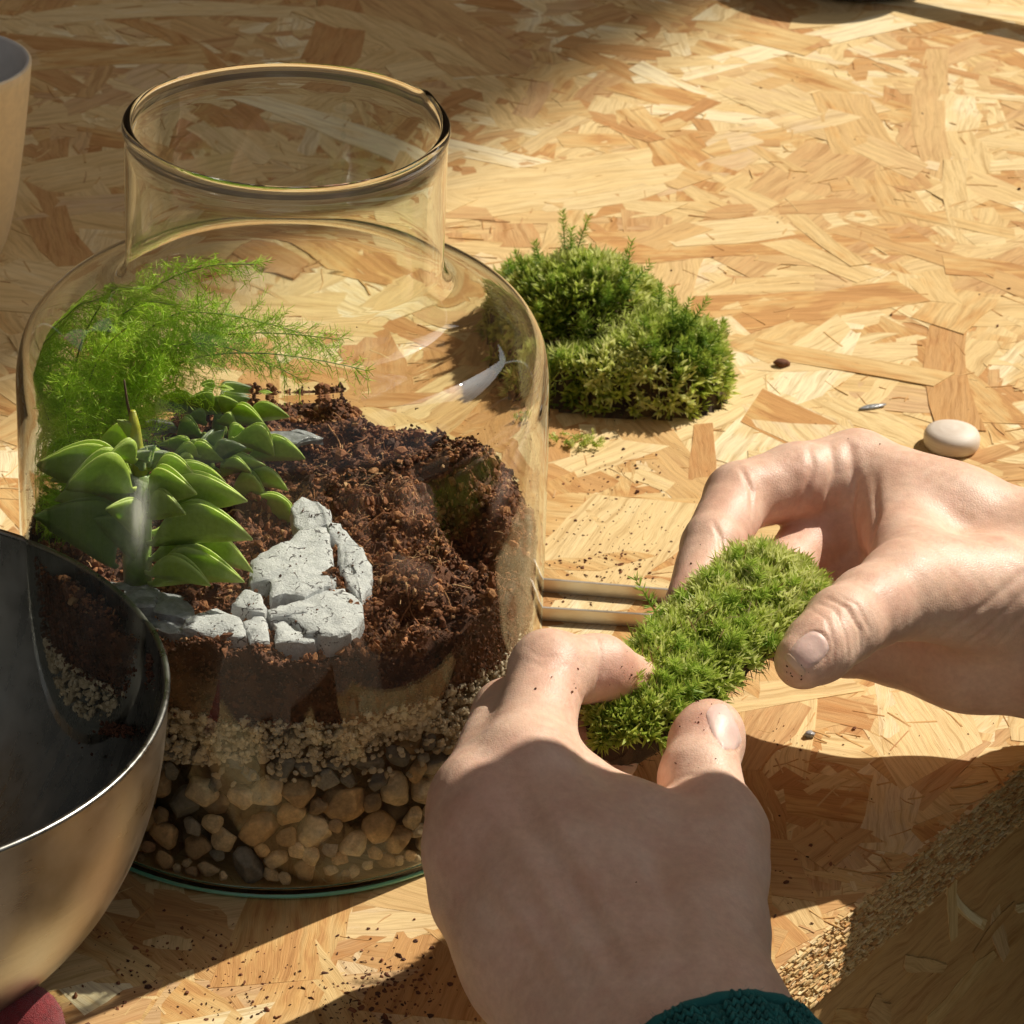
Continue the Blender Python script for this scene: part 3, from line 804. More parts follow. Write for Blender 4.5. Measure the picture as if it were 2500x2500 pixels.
M['leaf_dark'] = leaf_mat('succulent_leaf_dark_kind', (0.17, 0.27, 0.05), (0.23, 0.35, 0.065), (0.36, 0.46, 0.14))  # darker green for some of the leaves
M['leaf_pale'] = leaf_mat('variegated_leaf', (0.10, 0.20, 0.06), (0.42, 0.50, 0.32), (0.55, 0.62, 0.42))
M['stem'] = simple('succulent_stem', (0.20, 0.30, 0.07), 0.4, 300, 0.25, 0.3, 600, Subsurface_Weight=0.2, Subsurface_Scale=0.002)
M['young'] = simple('young_shoot', (0.42, 0.44, 0.05), 0.4, 300, 0.2, 0.3, 600, Subsurface_Weight=0.2, Subsurface_Scale=0.002)
M['brown_stalk'] = simple('dry_stalk', (0.10, 0.06, 0.03), 0.8, 300, 0.3)
UPV = np.array([0, 0, 1.0])
def leaf(B, T, width, fold=0.42, sag=0.10, lift=0.0, th=0.9, n=20, up=None, roll=0.0):
    """Fleshy boat-shaped leaf folded along its keel. fold: half opening angle (rad) of the two flaps."""
    B, T = np.asarray(B, float), np.asarray(T, float)
    fold = fold*RNG.uniform(0.10, 0.30); droop = RNG.uniform(0.02, 0.09)
    a = T - B; L = np.linalg.norm(a); a = a/L
    u = UPV if up is None else nrm(np.asarray(up, float))
    u = nrm(u - a*(u @ a)); s = np.cross(a, u)
    if roll:
        u, s = u*math.cos(roll) + s*math.sin(roll), s*math.cos(roll) - u*math.sin(roll)
    V = []; R = []; m = 9; width = width*1.0
    jj = np.linspace(-1, 1, m)
    for i in range(n):
        t_ = i/(n-1); tt = 0.004 + 0.992*t_
        w = width * 1.05 * (math.sin(math.pi*tt**1.12)**0.88)
        w = max(w, 0.35 if t_ < 0.5 else 0.12)
        if tt < 0.2: w = max(w*(0.55 + 2.25*tt), 1.6)
        keel = B + a*L*tt - u*(sag*L*4*tt*(1-tt)) + u*lift*L*tt*tt + u*(sag*0.5 + 0.02)*L*math.sin(math.pi*tt) - u*droop*L*tt**3
        hth = th*0.5*min(1.0, 0.25 + 2.4*math.sin(math.pi*min(tt, 0.93)))
        ring_o, ring_i = [], []
        for j in jj:
            aj = abs(j); sg = 1 if j >= 0 else -1
            ang = fold*(1 - 0.4*aj) + 0.03
            q = keel + u*(w*aj*math.cos(ang)) + s*(sg*w*aj*math.sin(ang) + sg*0.12*w*aj*(1-aj)*1.2)
            nv = s*sg*math.cos(ang) - u*math.sin(ang) if aj > 0.05 else -u
            ring_o.append(q + nv*hth*(1 - 0.4*aj)); ring_i.append(q - nv*hth*(1 - 0.4*aj))
        V += ring_o + ring_i[::-1]
        R += [max(0, (abs(j)-0.78)/0.22)*0.45 for j in jj] + [0.10 + max(0, (abs(j)-0.8)/0.2)*0.45 for j in jj[::-1]]
    k = 2*m; Fc = []
    for i in range(n-1):
        for j in range(k):
            Fc.append((i*k+j, (i+1)*k+j, (i+1)*k+(j+1) % k, i*k+(j+1) % k))
    Fc.append(tuple(range(k))); Fc.append(tuple((n-1)*k+j for j in range(k))[::-1])
    return np.array(V), Fc, R
def Z6(x, y): return (x*0.32, 656.9 + y*0.32)
def add_leaf(parent, b, t, y0, dyb, dyt, w, mat='leaf', **kw):
    v, f, r = leaf(PY(*Z6(*b), y0 + dyb), PY(*Z6(*t), y0 + dyt), w, **kw)
    obj('leaf', mesh('leaf', v, f, [M[mat]], True, rnd=r), parent)

b0 = P(*Z6(815, 1375), 88.5); YF = b0[1]
s1 = thing('succulent', b0, 'front succulent with a thick grey green stem and layered fleshy boat shaped leaves', 'succulent', 'succulents in the jar')
path = [PY(*Z6(*q), YF + d) for q, d in (((818, 1400), 0), ((812, 1250), 0), ((818, 1060), 0.5), ((826, 900), 1), ((828, 760), 1.5))]
v, f = tube(path, [4.4, 4.6, 4.2, 4.0, 3.0], 14)
obj('stem', mesh('stem', v, f, [M['stem']], True), s1)
path = [PY(*Z6(*q), YF + 2) for q in ((822, 770), (805, 620), (792, 470), (785, 370))]
v, f = tube(path, [2.6, 2.4, 2.0, 0.9], 10)
obj('shoot', mesh('shoot', v, f, [M['young']], True), s1)
path = [PY(*Z6(*q), YF + 3) for q in ((770, 400), (752, 320), (735, 190))]
v, f = tube(path, [0.5, 0.45, 0.3], 6)
obj('dry_stalk', mesh('dry_stalk', v, f, [M['brown_stalk']], True), s1)
# (base, tip, base depth, tip depth, width)
for b, t_, d0, d1, w, kw in [
  ((880, 1400), (1425, 1325), -5, -14, 12.5, dict(sag=0.06, fold=0.5)),
  ((860, 1255), (1492, 1275), -2, -6, 12.5, dict(sag=-0.05, fold=0.45)),
  ((866, 1160), (1482, 1092), -5, -12, 13.0, dict(sag=0.07, fold=0.5)),
  ((880, 1010), (1440, 872), -2, -6, 12.5, dict(sag=0.10, fold=0.5)),
  ((880, 930), (1150, 850), -7, -13, 11.0, dict(sag=0.10, fold=0.6)),
  ((880, 800), (1162, 788), -2, -4, 9.5, dict(sag=0.05, fold=0.55)),
]:
    add_leaf(s1, b, t_, YF, d0, d1, w, **kw)
for b, t_, d0, d1, w, kw in [
  ((790, 930), (222, 672), -1, -3, 15.5, dict(sag=0.13, fold=0.6)),
  ((800, 850), (392, 800), -7, -16, 13.5, dict(sag=0.14, fold=0.75)),
  ((800, 800), (470, 715), 3, 6, 8.5, dict(sag=0.02, fold=0.6)),
  ((690, 1300), (214, 968), -3, -8, 17.0, dict(sag=0.10, fold=0.6)),
  ((800, 1250), (575, 990), -4, -7, 9.5, dict(sag=0.12, fold=0.5)),
  ((790, 700), (575, 570), 6, 12, 13.0, dict(sag=0.1, fold=0.7)),
]:
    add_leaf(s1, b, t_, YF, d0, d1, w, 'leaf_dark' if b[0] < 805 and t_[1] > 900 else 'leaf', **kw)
for b, t_, d0, d1, w in [((860, 1330), (1240, 1380), -9, -20, 8.5), ((860, 1090), (1330, 1180), 4, 8, 9.5), ((870, 860), (1330, 800), 5, 10, 9.5), ((820, 760), (1010, 700), 6, 12, 8.0),
                        ((790, 1010), (330, 880), 4, 8, 11.0), ((790, 870), (300, 760), 6, 14, 10.0), ((780, 1180), (400, 1090), 5, 12, 12.0), ((800, 690), (640, 640), -4, -10, 7.5), ((815, 1120), (640, 930), -8, -16, 8.0), ((870, 1000), (1090, 960), -9, -18, 8.0)]:
    add_leaf(s1, b, t_, YF, d0, d1, w, 'leaf', sag=RNG.uniform(0, 0.1), fold=0.5)
add_leaf(s1, (785, 560), (695, 420), YF, 1, 0, 3.2, 'leaf', sag=0.05, fold=0.3)
for b, t_, d in [((845, 740), (850, 590), 0), ((880, 720), (905, 570), 3), ((900, 730), (960, 620), 5), ((930, 720), (1030, 630), 6), ((870, 690), (880, 610), -2)]:
    add_leaf(s1, b, t_, YF, d, d, 4.2, 'leaf_pale', sag=0.03, fold=0.5, th=1.2)

b0 = P(*Z6(1215, 770), 89); YB = b0[1]
s2 = thing('succulent', b0, 'middle succulent behind the front one with pale striped young leaves at its centre', 'succulent', 'succulents in the jar')
v, f = tube([PY(*Z6(*q), YB) for q in ((1215, 800), (1210, 700), (1215, 610))], [3.2, 3.0, 2.0], 12)
obj('stem', mesh('stem', v, f, [M['stem']], True), s2)
for b, t_, d0, d1, w, m_, kw in [
  ((1100, 700), (1322, 668), -2, -4, 9.5, 'leaf', dict(sag=0.16, fold=0.6)),
  ((1280, 800), (1560, 692), -2, -4, 9.0, 'leaf', dict(sag=0.10, fold=0.5)),
  ((1400, 860), (1697, 862), -1, -4, 9.0, 'leaf', dict(sag=-0.02, fold=0.5)),
  ((1340, 930), (1582, 945), -4, -6, 11.0, 'leaf', dict(sag=0.0, fold=0.5)),
  ((1385, 1010), (1800, 1078), -6, -10, 8.5, 'leaf', dict(sag=-0.04, fold=0.6)),
  ((1360, 540), (1622, 632), 3, 0, 10.0, 'leaf', dict(sag=0.05, fold=0.4)),
  ((1440, 660), (1800, 640), 3, 2, 9.5, 'leaf', dict(sag=0.10, fold=0.5)),
  ((1240, 610), (1252, 472), 2, 3, 5.5, 'leaf_pale', dict(sag=0.02, fold=0.5, th=1.2)),
  ((1290, 640), (1312, 474), 0, 0, 5.0, 'leaf_pale', dict(sag=0.02, fold=0.5, th=1.2)),
  ((1170, 650), (1130, 538), -1, -2, 5.0, 'leaf', dict(sag=0.02, fold=0.5, th=1.2)),
  ((1120, 690), (930, 570), 0, -1, 7.0, 'leaf', dict(sag=-0.08, fold=0.5)),
  ((1260, 680), (1440, 570), -3, -5, 6.0, 'leaf_pale', dict(sag=0.08, fold=0.5, th=1.2)),
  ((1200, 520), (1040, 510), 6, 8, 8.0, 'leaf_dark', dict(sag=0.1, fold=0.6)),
]:
    add_leaf(s2, b, t_, YB, d0, d1, w, m_, **kw)
for k in range(9):
    a_ = k*0.7; add_leaf(s2, (1250, 790), (1250 + 45*math.cos(a_), 765 - 30*abs(math.sin(a_))), YB, -6, -7 + 3*math.sin(a_), 1.8, 'young' if False else 'leaf', sag=0.02, fold=0.5, th=0.8, n=8)

for b, t_, d0, d1, w in [((1180, 660), (1010, 640), -4, -8, 6.0), ((1300, 730), (1480, 760), -6, -10, 6.5), ((1330, 620), (1540, 600), 4, 8, 6.5), ((1230, 600), (1200, 490), 4, 6, 5.0), ((1340, 560), (1480, 500), 6, 9, 6.5), ((1150, 720), (1010, 720), -6, -12, 6.0)]:
    add_leaf(s2, b, t_, YB, d0, d1, w, 'leaf', sag=0.05, fold=0.5)
b0 = P(*Z6(1300, 520), 92); YC = b0[1]
s3 = thing('succulent', b0, 'farthest succulent at the back of the jar with dark leaves on its left side', 'succulent', 'succulents in the jar')
v, f = tube([PY(*Z6(*q), YC) for q in ((1300, 540), (1295, 450), (1290, 380))], [3.0, 2.6, 1.6], 12)
obj('stem', mesh('stem', v, f, [M['stem']], True), s3)
for b, t_, d0, d1, w, m_, kw in [
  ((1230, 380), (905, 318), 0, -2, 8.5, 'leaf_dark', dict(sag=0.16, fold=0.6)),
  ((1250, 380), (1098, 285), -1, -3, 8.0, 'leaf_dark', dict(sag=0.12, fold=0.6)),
  ((1335, 440), (1562, 430), -3, -6, 8.5, 'leaf', dict(sag=0.06, fold=0.5)),
  ((1440, 420), (1702, 372), 0, -2, 7.5, 'leaf', dict(sag=0.12, fold=0.5)),
  ((1280, 430), (1402, 472), -5, -8, 5.5, 'leaf', dict(sag=-0.04, fold=0.5)),
  ((1300, 400), (1310, 250), 1, 1, 7.5, 'leaf_dark', dict(sag=0.04, fold=0.5)),
  ((1350, 390), (1465, 255), 2, 2, 7.5, 'leaf_pale', dict(sag=0.06, fold=0.5)),
  ((1320, 370), (1400, 290), -2, -4, 5.5, 'leaf', dict(sag=0.06, fold=0.5)),
  ((1215, 450), (1090, 410), -3, -6, 5.5, 'leaf_dark', dict(sag=-0.05, fold=0.5)),
]:
    add_leaf(s3, b, t_, YC, d0, d1, w, m_, **kw)

# ================================================================== asparagus fern
def foliage_mat(name, stops, trans=0.35, rough=0.5):
    t = NT(name)
    c = t.ramp(t.attr('rnd'), stops)
    a = t.n('BsdfTranslucent'); t.l(c, a.inputs[0])
    p = t.bsdf(c, rough, Specular_IOR_Level=0.35)
    m = t.n('MixShader'); m.inputs[0].default_value = trans
    t.l(p, m.inputs[1]); t.l(a.outputs[0], m.inputs[2])
    return t.done(m.outputs[0])
M['fern'] = foliage_mat('fern_needles', [(0, (0.34, 0.58, 0.03)), (0.5, (0.56, 0.82, 0.06)), (0.85, (0.70, 0.90, 0.12)), (1, (0.74, 0.90, 0.2))], 0.42)
def strips(p, d, s, L, w, bend):
    """Batch of blades: base p, direction d, side s, length, width, bend vector -> verts, quads, tip triangles."""
    n = len(p)
    L = L[:, None]; w = w[:, None]
    a0 = p - s*w*0.35; a1 = p + s*w*0.35
    mid = p + d*L*0.55 + bend*0.3
    b0_ = mid - s*w*0.5; b1_ = mid + s*w*0.5
    tip = p + d*L + bend
    v = np.stack([a0, a1, b0_, b1_, tip], 1).reshape(-1, 3)
    i = np.arange(n)[:, None]*5
    q = (i + np.array([0, 1, 3, 2])); t_ = (i + np.array([2, 3, 4]))
    return v, q, t_
def blades_mesh(name, parts, mat, rnds, smooth=False):
    V = []; Fq = []; o = 0
    for v, q, t_ in parts:
        V.append(v); Fq += [tuple(x) for x in (q+o).tolist()] + [tuple(x) for x in (t_+o).tolist()]; o += len(v)
    return mesh(name, np.concatenate(V), Fq, [mat], smooth, rnd=np.concatenate(rnds))
fb = P(160, 880, 90)
fern = thing('asparagus_fern', fb, 'feathery bright green asparagus fern filling the back left of the jar', 'fern')
def inside(p, z):
    """Keep a point inside the jar."""
    r = np.hypot(p[..., 0], p[..., 1]); lim = np.interp(z, [0, 140, 150, 160, 166], [80, 79.5, 76, 66, 50])
    k = np.minimum(1, lim/np.maximum(r, 1e-6))
    q = p.copy(); q[..., 0] *= k; q[..., 1] *= k
    q[..., 2] = np.minimum(q[..., 2], 163); return q
def bez(c, n):
    c = np.asarray(c, float); t_ = np.linspace(0, 1, n)[:, None]
    if len(c) == 3: return (1-t_)**2*c[0] + 2*t_*(1-t_)*c[1] + t_**2*c[2]
    return (1-t_)**3*c[0] + 3*t_*(1-t_)**2*c[1] + 3*t_**2*(1-t_)*c[2] + t_**3*c[3]
# (picture position, depth y) of root, bend, tip
FR = [
 [((200, 880), 25), ((165, 560), 30), ((640, 640), 34)],
 [((205, 880), 28), ((190, 420), 38), ((620, 655), 42)],
 [((190, 870), 30), ((150, 470), 36), ((480, 490), 40)],
 [((195, 880), 22), ((230, 500), 20), ((560, 720), 20)],
 [((190, 880), 20), ((220, 560), 14), ((690, 705), 22)],
 [((170, 880), 15), ((120, 560), 10), ((330, 560), 6)],
 [((165, 880), 18), ((70, 640), 12), ((270, 500), 18)],
 [((160, 880), 15), ((60, 700), 5), ((110, 560), 8)],
 [((170, 870), 10), ((40, 760), -2), ((70, 620), 0)],
 [((165, 880), 14), ((120, 700), 0), ((240, 620), -10)],
 [((170, 885), 20), ((180, 700), 26), ((430, 610), 34)],
 [((175, 885), 20), ((140, 640), 30), ((400, 560), 50)],
 [((165, 880), 10), ((70, 820), 0), ((60, 700), -6)],
 [((160, 885), 5), ((100, 820), -8), ((130, 720), -12)],
 [((200, 880), 30), ((260, 640), 44), ((520, 600), 52)],
 [((190, 885), 20), ((230, 760), 10), ((300, 690), 4)],
 [((150, 890), 4), ((110, 880), -8), ((130, 1000), -14)],
]
for fi, cps in enumerate(FR):
    c = [PY(*q, y) for q, y in cps]
    c[0] = np.array([c[0][0], c[0][1], float(soil_h(c[0][0], c[0][1]))])
    path = bez(c, 46); path = inside(path, path[:, 2])
    bag_parts = []; rn = []
    tv, tf = tube(path, np.linspace(0.55, 0.18, len(path)), 5)
    tan = nrm(np.gradient(path, axis=0))
    start = 7 if fi != 16 else 3
    subs = []
    for i in range(start, len(path)):
        u = i/len(path)
        for sgn in (-1, 1):
            for rep in range(2):
                L = RNG.uniform(9, 19) * (1.08 - 0.75*u**2.2)
                side = nrm(np.cross(tan[i], RNG.normal(size=3)*0.5 + np.array([0, -0.4, 1]))) * sgn
                d = nrm(side + tan[i]*RNG.uniform(0.3, 0.9) + RNG.normal(0, 0.25, 3))
                base = path[i] + (path[min(i+1, len(path)-1)] - path[i])*RNG.random()
                subs.append((base, d, L))
    P0 = []; D0 = []; 
    for base, d, L in subs:
        k = int(L/0.95)
        tt = (np.arange(k)+0.4)/k
        drop = np.array([0, 0, -1.0])*L*0.12
        pts = base + d*L*tt[:, None] + drop*(tt**2)[:, None]
        for _ in range(2):
            P0.append(pts); dd = nrm(d*0.75 + RNG.normal(0, 0.62, (k, 3))); D0.append(dd)
        # the fine stalk itself
        s_ = nrm(np.cross(d, [0.2, -1, 0.3]))[None]
        te = inside((base + d*L + drop)[None], (base + d*L + drop)[2:3])[0]; d = nrm(te - base); L = np.linalg.norm(te - base); drop = drop*0
        bag_parts.append(strips(base[None], d[None], s_, np.array([L]), np.array([0.22]), drop[None])); rn.append(np.full(5, 0.2))
    P0 = np.concatenate(P0); D0 = np.concatenate(D0)
    P0 = inside(P0, P0[:, 2]); n = len(P0)
    Ln = RNG.uniform(1.7, 3.8, n); tipz = P0 + D0*Ln[:, None]
    D0 = nrm(inside(tipz, tipz[:, 2]) - P0)
    S0 = nrm(np.cross(D0, RNG.normal(size=(n, 3))))
    bag_parts.append(strips(P0, D0, S0, Ln, RNG.uniform(0.13, 0.24, n), RNG.normal(0, 0.25, (n, 3))))
    rn.append(np.repeat(np.clip(RNG.normal(0.5, 0.22, n), 0, 1), 5))
    fo = obj('frond', blades_mesh('frond', bag_parts, M['fern'], rn), fern)
    obj('stalk', mesh('stalk', tv, tf, [M['stem']], True), fo).location = (0, 0, 0)

# ================================================================== moss
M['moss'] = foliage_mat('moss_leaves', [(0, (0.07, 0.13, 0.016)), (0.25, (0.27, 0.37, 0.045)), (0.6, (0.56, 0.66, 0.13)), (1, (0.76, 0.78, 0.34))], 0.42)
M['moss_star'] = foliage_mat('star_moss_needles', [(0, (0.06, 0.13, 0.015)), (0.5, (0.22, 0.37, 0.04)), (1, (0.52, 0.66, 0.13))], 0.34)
M['root_mat'] = byrnd('moss_root_mat', [(0, (0.022, 0.014, 0.008)), (0.6, (0.075, 0.045, 0.022)), (1, (0.17, 0.11, 0.05))], 0.9, 0.7, 1400)
def tuft_blades(pts, nor, per, L, W, spread, rnd0):
    """Rosettes of short blunt moss leaves round each point."""
    n = len(pts)
    p = np.repeat(pts, per, 0); nn_ = np.repeat(nor, per, 0); k = len(p)
    d = nrm(nn_ + RNG.normal(0, spread, (k, 3)))
    s = nrm(np.cross(d, RNG.normal(size=(k, 3))))
    Ls = RNG.uniform(L[0], L[1], k); Ws = RNG.uniform(W[0], W[1], k)
    p = p + RNG.normal(0, 0.25, (k, 3)) + np.repeat(RNG.uniform(-0.6, 1.9, n), per)[:, None]*nn_
    v, q, t_ = strips(p, d, s, Ls, Ws, RNG.normal(0, 0.5, (k, 3)) - nn_*0.2)
    r = np.clip(np.repeat(rnd0, per) + RNG.normal(0, 0.12, k), 0, 1)
    rr_ = np.repeat(r, 5).reshape(-1, 5); rr_[:, :2] -= 0.14; rr_[:, 2:4] += 0.02; rr_[:, 4] += 0.14  # bases darker, tips paler: older leaf tone plus shade put into the colour
    return (v, q, t_), np.clip(rr_, 0, 1).ravel()
def star_shoot(base, d, L, nl=3.6, per=9, whorls=11, spread=1.0):
    """Upright stem with whorls of pointed needles, like a tiny fir."""
    d = nrm(d); tt = np.linspace(0.15, 1, whorls)
    P_ = []; D_ = []; LL = []
    for t_ in tt:
        a = RNG.uniform(0, 6.28, per)
        e1 = nrm(np.cross(d, [0.3, 1, 0.2])); e2 = np.cross(d, e1)
        out = np.cos(a)[:, None]*e1 + np.sin(a)[:, None]*e2
        up_ = 0.25 + 1.1*t_**2
        P_.append(np.repeat((base + d*L*t_)[None], per, 0)); D_.append(nrm(out*spread + d*up_ + RNG.normal(0, 0.12, (per, 3))))
        LL.append(nl*(1.0 - 0.25*t_)*RNG.uniform(0.8, 1.2, per))
    P_, D_, LL = np.concatenate(P_), np.concatenate(D_), np.concatenate(LL)
    S_ = nrm(np.cross(D_, RNG.normal(size=D_.shape)))
    v = strips(P_, D_, S_, LL, np.full(len(P_), 0.42), RNG.normal(0, 0.2, D_.shape))
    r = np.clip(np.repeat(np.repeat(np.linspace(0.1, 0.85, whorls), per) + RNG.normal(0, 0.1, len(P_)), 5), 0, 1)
    st, sf = tube(np.stack([base - d*2, base + d*L*0.5, base + d*L]), [0.5, 0.45, 0.3], 5)
    stem = strips(base[None], d[None], nrm(np.cross(d, [0, 1, 0.3]))[None], np.array([L]), np.array([0.6]), np.zeros((1, 3)))
    return [v, stem], [r, np.full(5, 0.1)]

# --- the cushion of moss lying on the table behind the jar
mc = P(1190, 740, 0)
moss1 = thing('moss_clump', mc, 'cushion of bright green moss with dark spiky shoots lying on the table behind the jar', 'moss')
BL = [(P(1090, 672, 0)[:2], 33, 30, 39, 0.25), (P(1250, 735, 0)[:2], 25, 25, 28, -0.2), (P(1012, 622, 0)[:2], 20, 22, 27, 0.0), (P(1150, 752, 0)[:2], 34, 15, 21, -0.05), (P(1305, 735, 0)[:2], 14, 17, 18, 0.0), (P(1170, 690, 0)[:2], 26, 26, 25, 0)]
def moss_h(x, y):
    h = np.zeros_like(x); acc = np.zeros_like(x)
    for c, rx, ry, hh, a in BL:
        dx, dy = x-c[0], y-c[1]; u = dx*math.cos(a)+dy*math.sin(a); w = -dx*math.sin(a)+dy*math.cos(a)
        q = 1 - (u/rx)**2 - (w/ry)**2
        acc += (hh*np.clip(q, 0, 1)**0.42)**5
    return acc**0.2
n = 26000
x = RNG.uniform(mc[0]-70, mc[0]+60, n); y = RNG.uniform(mc[1]-60, mc[1]+75, n)
lump = 3.4*vnoise(np.stack([x, y], 1), 31, 12, 0.13)
h = moss_h(x, y); ok = h > 0.6
x, y, h, lump = x[ok], y[ok], h[ok], lump[ok]
e = 0.6
nx = -(moss_h(x+e, y)-moss_h(x-e, y))/(2*e); ny = -(moss_h(x, y+e)-moss_h(x, y-e))/(2*e)
nor = nrm(np.stack([np.clip(nx, -2.2, 2.2), np.clip(ny, -2.2, 2.2), np.ones_like(nx)], 1))
# steep sides are covered too
pts = np.stack([x, y, h], 1)
side = (RNG.random(len(x)) < 0.30) | ((h < 12) & (RNG.random(len(x)) < 0.7))
pts[side, 2] *= RNG.uniform(0.05, 1, side.sum())
pts += nor*lump[:, None]*0.7
sel = RNG.permutation(len(pts))[:2300]
pts, nor, lump = pts[sel], nor[sel], lump[sel]
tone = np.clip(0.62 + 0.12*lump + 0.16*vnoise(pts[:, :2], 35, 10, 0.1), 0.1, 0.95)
blunt = (vnoise(pts[:, :2], 33, 10, 0.06) > -0.35)
tone = np.clip(tone + RNG.normal(0, 0.16, len(tone)), 0.05, 1)
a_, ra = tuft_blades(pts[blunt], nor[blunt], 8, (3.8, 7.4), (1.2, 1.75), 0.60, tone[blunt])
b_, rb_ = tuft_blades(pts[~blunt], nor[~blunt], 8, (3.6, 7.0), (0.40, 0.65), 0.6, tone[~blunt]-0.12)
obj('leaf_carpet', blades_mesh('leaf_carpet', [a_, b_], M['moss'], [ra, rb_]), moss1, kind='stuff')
g = 46
gx, gy = np.meshgrid(np.linspace(mc[0]-70, mc[0]+60, g), np.linspace(mc[1]-60, mc[1]+75, g))
gz = np.maximum(moss_h(gx, gy)*0.86 - 4.0, 0.02) + 0.0
v = np.stack([gx.ravel(), gy.ravel(), gz.ravel()], 1)
f = [(i*g+j, i*g+j+1, (i+1)*g+j+1, (i+1)*g+j) for i in range(g-1) for j in range(g-1) if gz[i:i+2, j:j+2].max() > 0.05]
obj('root_mat', mesh('root_mat', v, f, [M['root_mat']], True, rnd=RNG.random(len(v))), moss1)
for px, py, z0, lean, L in [(1062, 425, 22, (-0.1, 0, 1), 15), (1108, 432, 22, (0.25, 0, 1), 14), (1078, 455, 25, (0, 0, 1), 13), (1190, 480, 20, (0.1, 0, 1), 17), (1222, 520, 18, (0.6, 0, 0.9), 15), (1178, 520, 22, (0, -.1, 1), 12), (1268, 570, 18, (-0.1, 0, 1), 16), (1300, 590, 16, (0.2, 0, 1), 13), (1330, 590, 14, (0.5, 0, 0.9), 15), (1362, 640, 10, (0.5, -0.1, 0.9), 14), (1010, 480, 20, (-0.3, 0, 1), 11), (975, 500, 18, (-0.5, 0, 1), 11), (1245, 560, 20, (0, 0, 1), 12), (1290, 660, 16, (0.1, -0.5, 0.9), 11), (1150, 560, 26, (0.1, -0.3, 1), 10), (1235, 650, 20, (0, -0.4, 1), 11), (1330, 690, 12, (0.3, -0.5, 0.7), 10)] + [(RNG.uniform(950, 1365), 0, 0, (RNG.normal(0.1, 0.3), RNG.normal(-0.25, 0.3), 1), RNG.uniform(7, 12)) for _ in range(34)]:
    L = L*(1.35 if py else 1.0)
    if py == 0: py = RNG.uniform(500 + max(0, px-1150)*0.55, 720)
    d = nrm(np.array(lean, float)); base = None
    best = 1e9
    for z_ in np.arange(60, 1, -0.5):
        tip = P(px, py - 18, z_); q = tip - d*L*0.95
        gap = q[2] - float(moss_h(q[:1], q[1:2])[0])*0.95
        if q[2] > 2 and gap < best - 0.01: best = gap; base = q
        if gap <= 0: break
    L += max(best, 0); base = base - d*max(best, 0)
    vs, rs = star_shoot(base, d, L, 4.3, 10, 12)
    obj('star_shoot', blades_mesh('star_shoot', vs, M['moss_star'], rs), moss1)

# --- the small sprig beside it
sp0 = P(1095, 838, 0.8)
sprig = thing('moss_sprig', sp0, 'small pale loose moss sprig on the table between the jar and the moss clump', 'moss sprig')
for i in range(26):
    d = nrm(np.array([RNG.normal(0.3, 1), RNG.normal(-0.1, 0.7), abs(RNG.normal(0.3, 0.3))]))
    vs, rs = star_shoot(sp0 + np.array([RNG.normal(0, 5), RNG.normal(0, 2.2), 0.6]), d, RNG.uniform(2, 5), 1.9, 5, 5)
    obj('shoot', blades_mesh('shoot', vs, M['moss'], [np.clip(r+0.25, 0, 1) for r in rs]), sprig)

# --- the piece of moss held in the hands
HA = P(1185, 1345, 86.0); HB = P(1462, 1104, 93.0)
HL = np.linalg.norm(HB - HA); hx = nrm(HB - HA)
viewd = nrm(CAM - (HA + HB)/2)
hn = nrm(viewd*0.75 + np.array([-0.05, 0.25, 0.75])); hn = nrm(hn - hx*(hn @ hx)); hy = np.cross(hn, hx)
moss2 = thing('held_moss', (HA + HB)/2, 'thick piece of light green moss with brown roots held between the fingers of both hands', 'moss')
n = 7000
u = RNG.uniform(-0.16, 1.14, n); w = RNG.uniform(-1, 1, n)
hw = 14.2 + 3.8*u
def end_round(u):
    e = np.clip(np.maximum(-u, u-1)/0.15, 0, 1); return np.sqrt(np.clip(1-e**2, 0, 1))
w = w*end_round(u)
dome = 8.0*np.sqrt(np.clip(1 - (w*0.96)**2, 0, 1))*end_round(u)
pts = HA + hx*(u*HL)[:, None] + hy*(w*hw)[:, None]
lump = 1.5*vnoise(pts, 41, 12, 0.20)
pts = pts + hn*(dome - 3 + lump*0.8)[:, None]
nor = nrm(hn + hy*(w*1.1)[:, None] + hx*(((u-0.5)*1.3)**3)[:, None])
tone = np.clip(0.42 + 0.42*u + 0.10*lump + 0.1*vnoise(pts, 45, 8, 0.12) + RNG.normal(0, 0.12, n), 0.08, 0.98)  # paler towards the upper right end: sunlight put into the leaf tone
k1 = 950
fine = RNG.random(n) < 0.55
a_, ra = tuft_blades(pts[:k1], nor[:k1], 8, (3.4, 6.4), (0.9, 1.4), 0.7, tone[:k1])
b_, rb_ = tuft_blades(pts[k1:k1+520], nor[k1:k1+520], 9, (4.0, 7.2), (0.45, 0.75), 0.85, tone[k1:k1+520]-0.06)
obj('leaf_carpet', blades_mesh('leaf_carpet', [a_, b_], M['moss'], [ra, rb_]), moss2, kind='stuff')
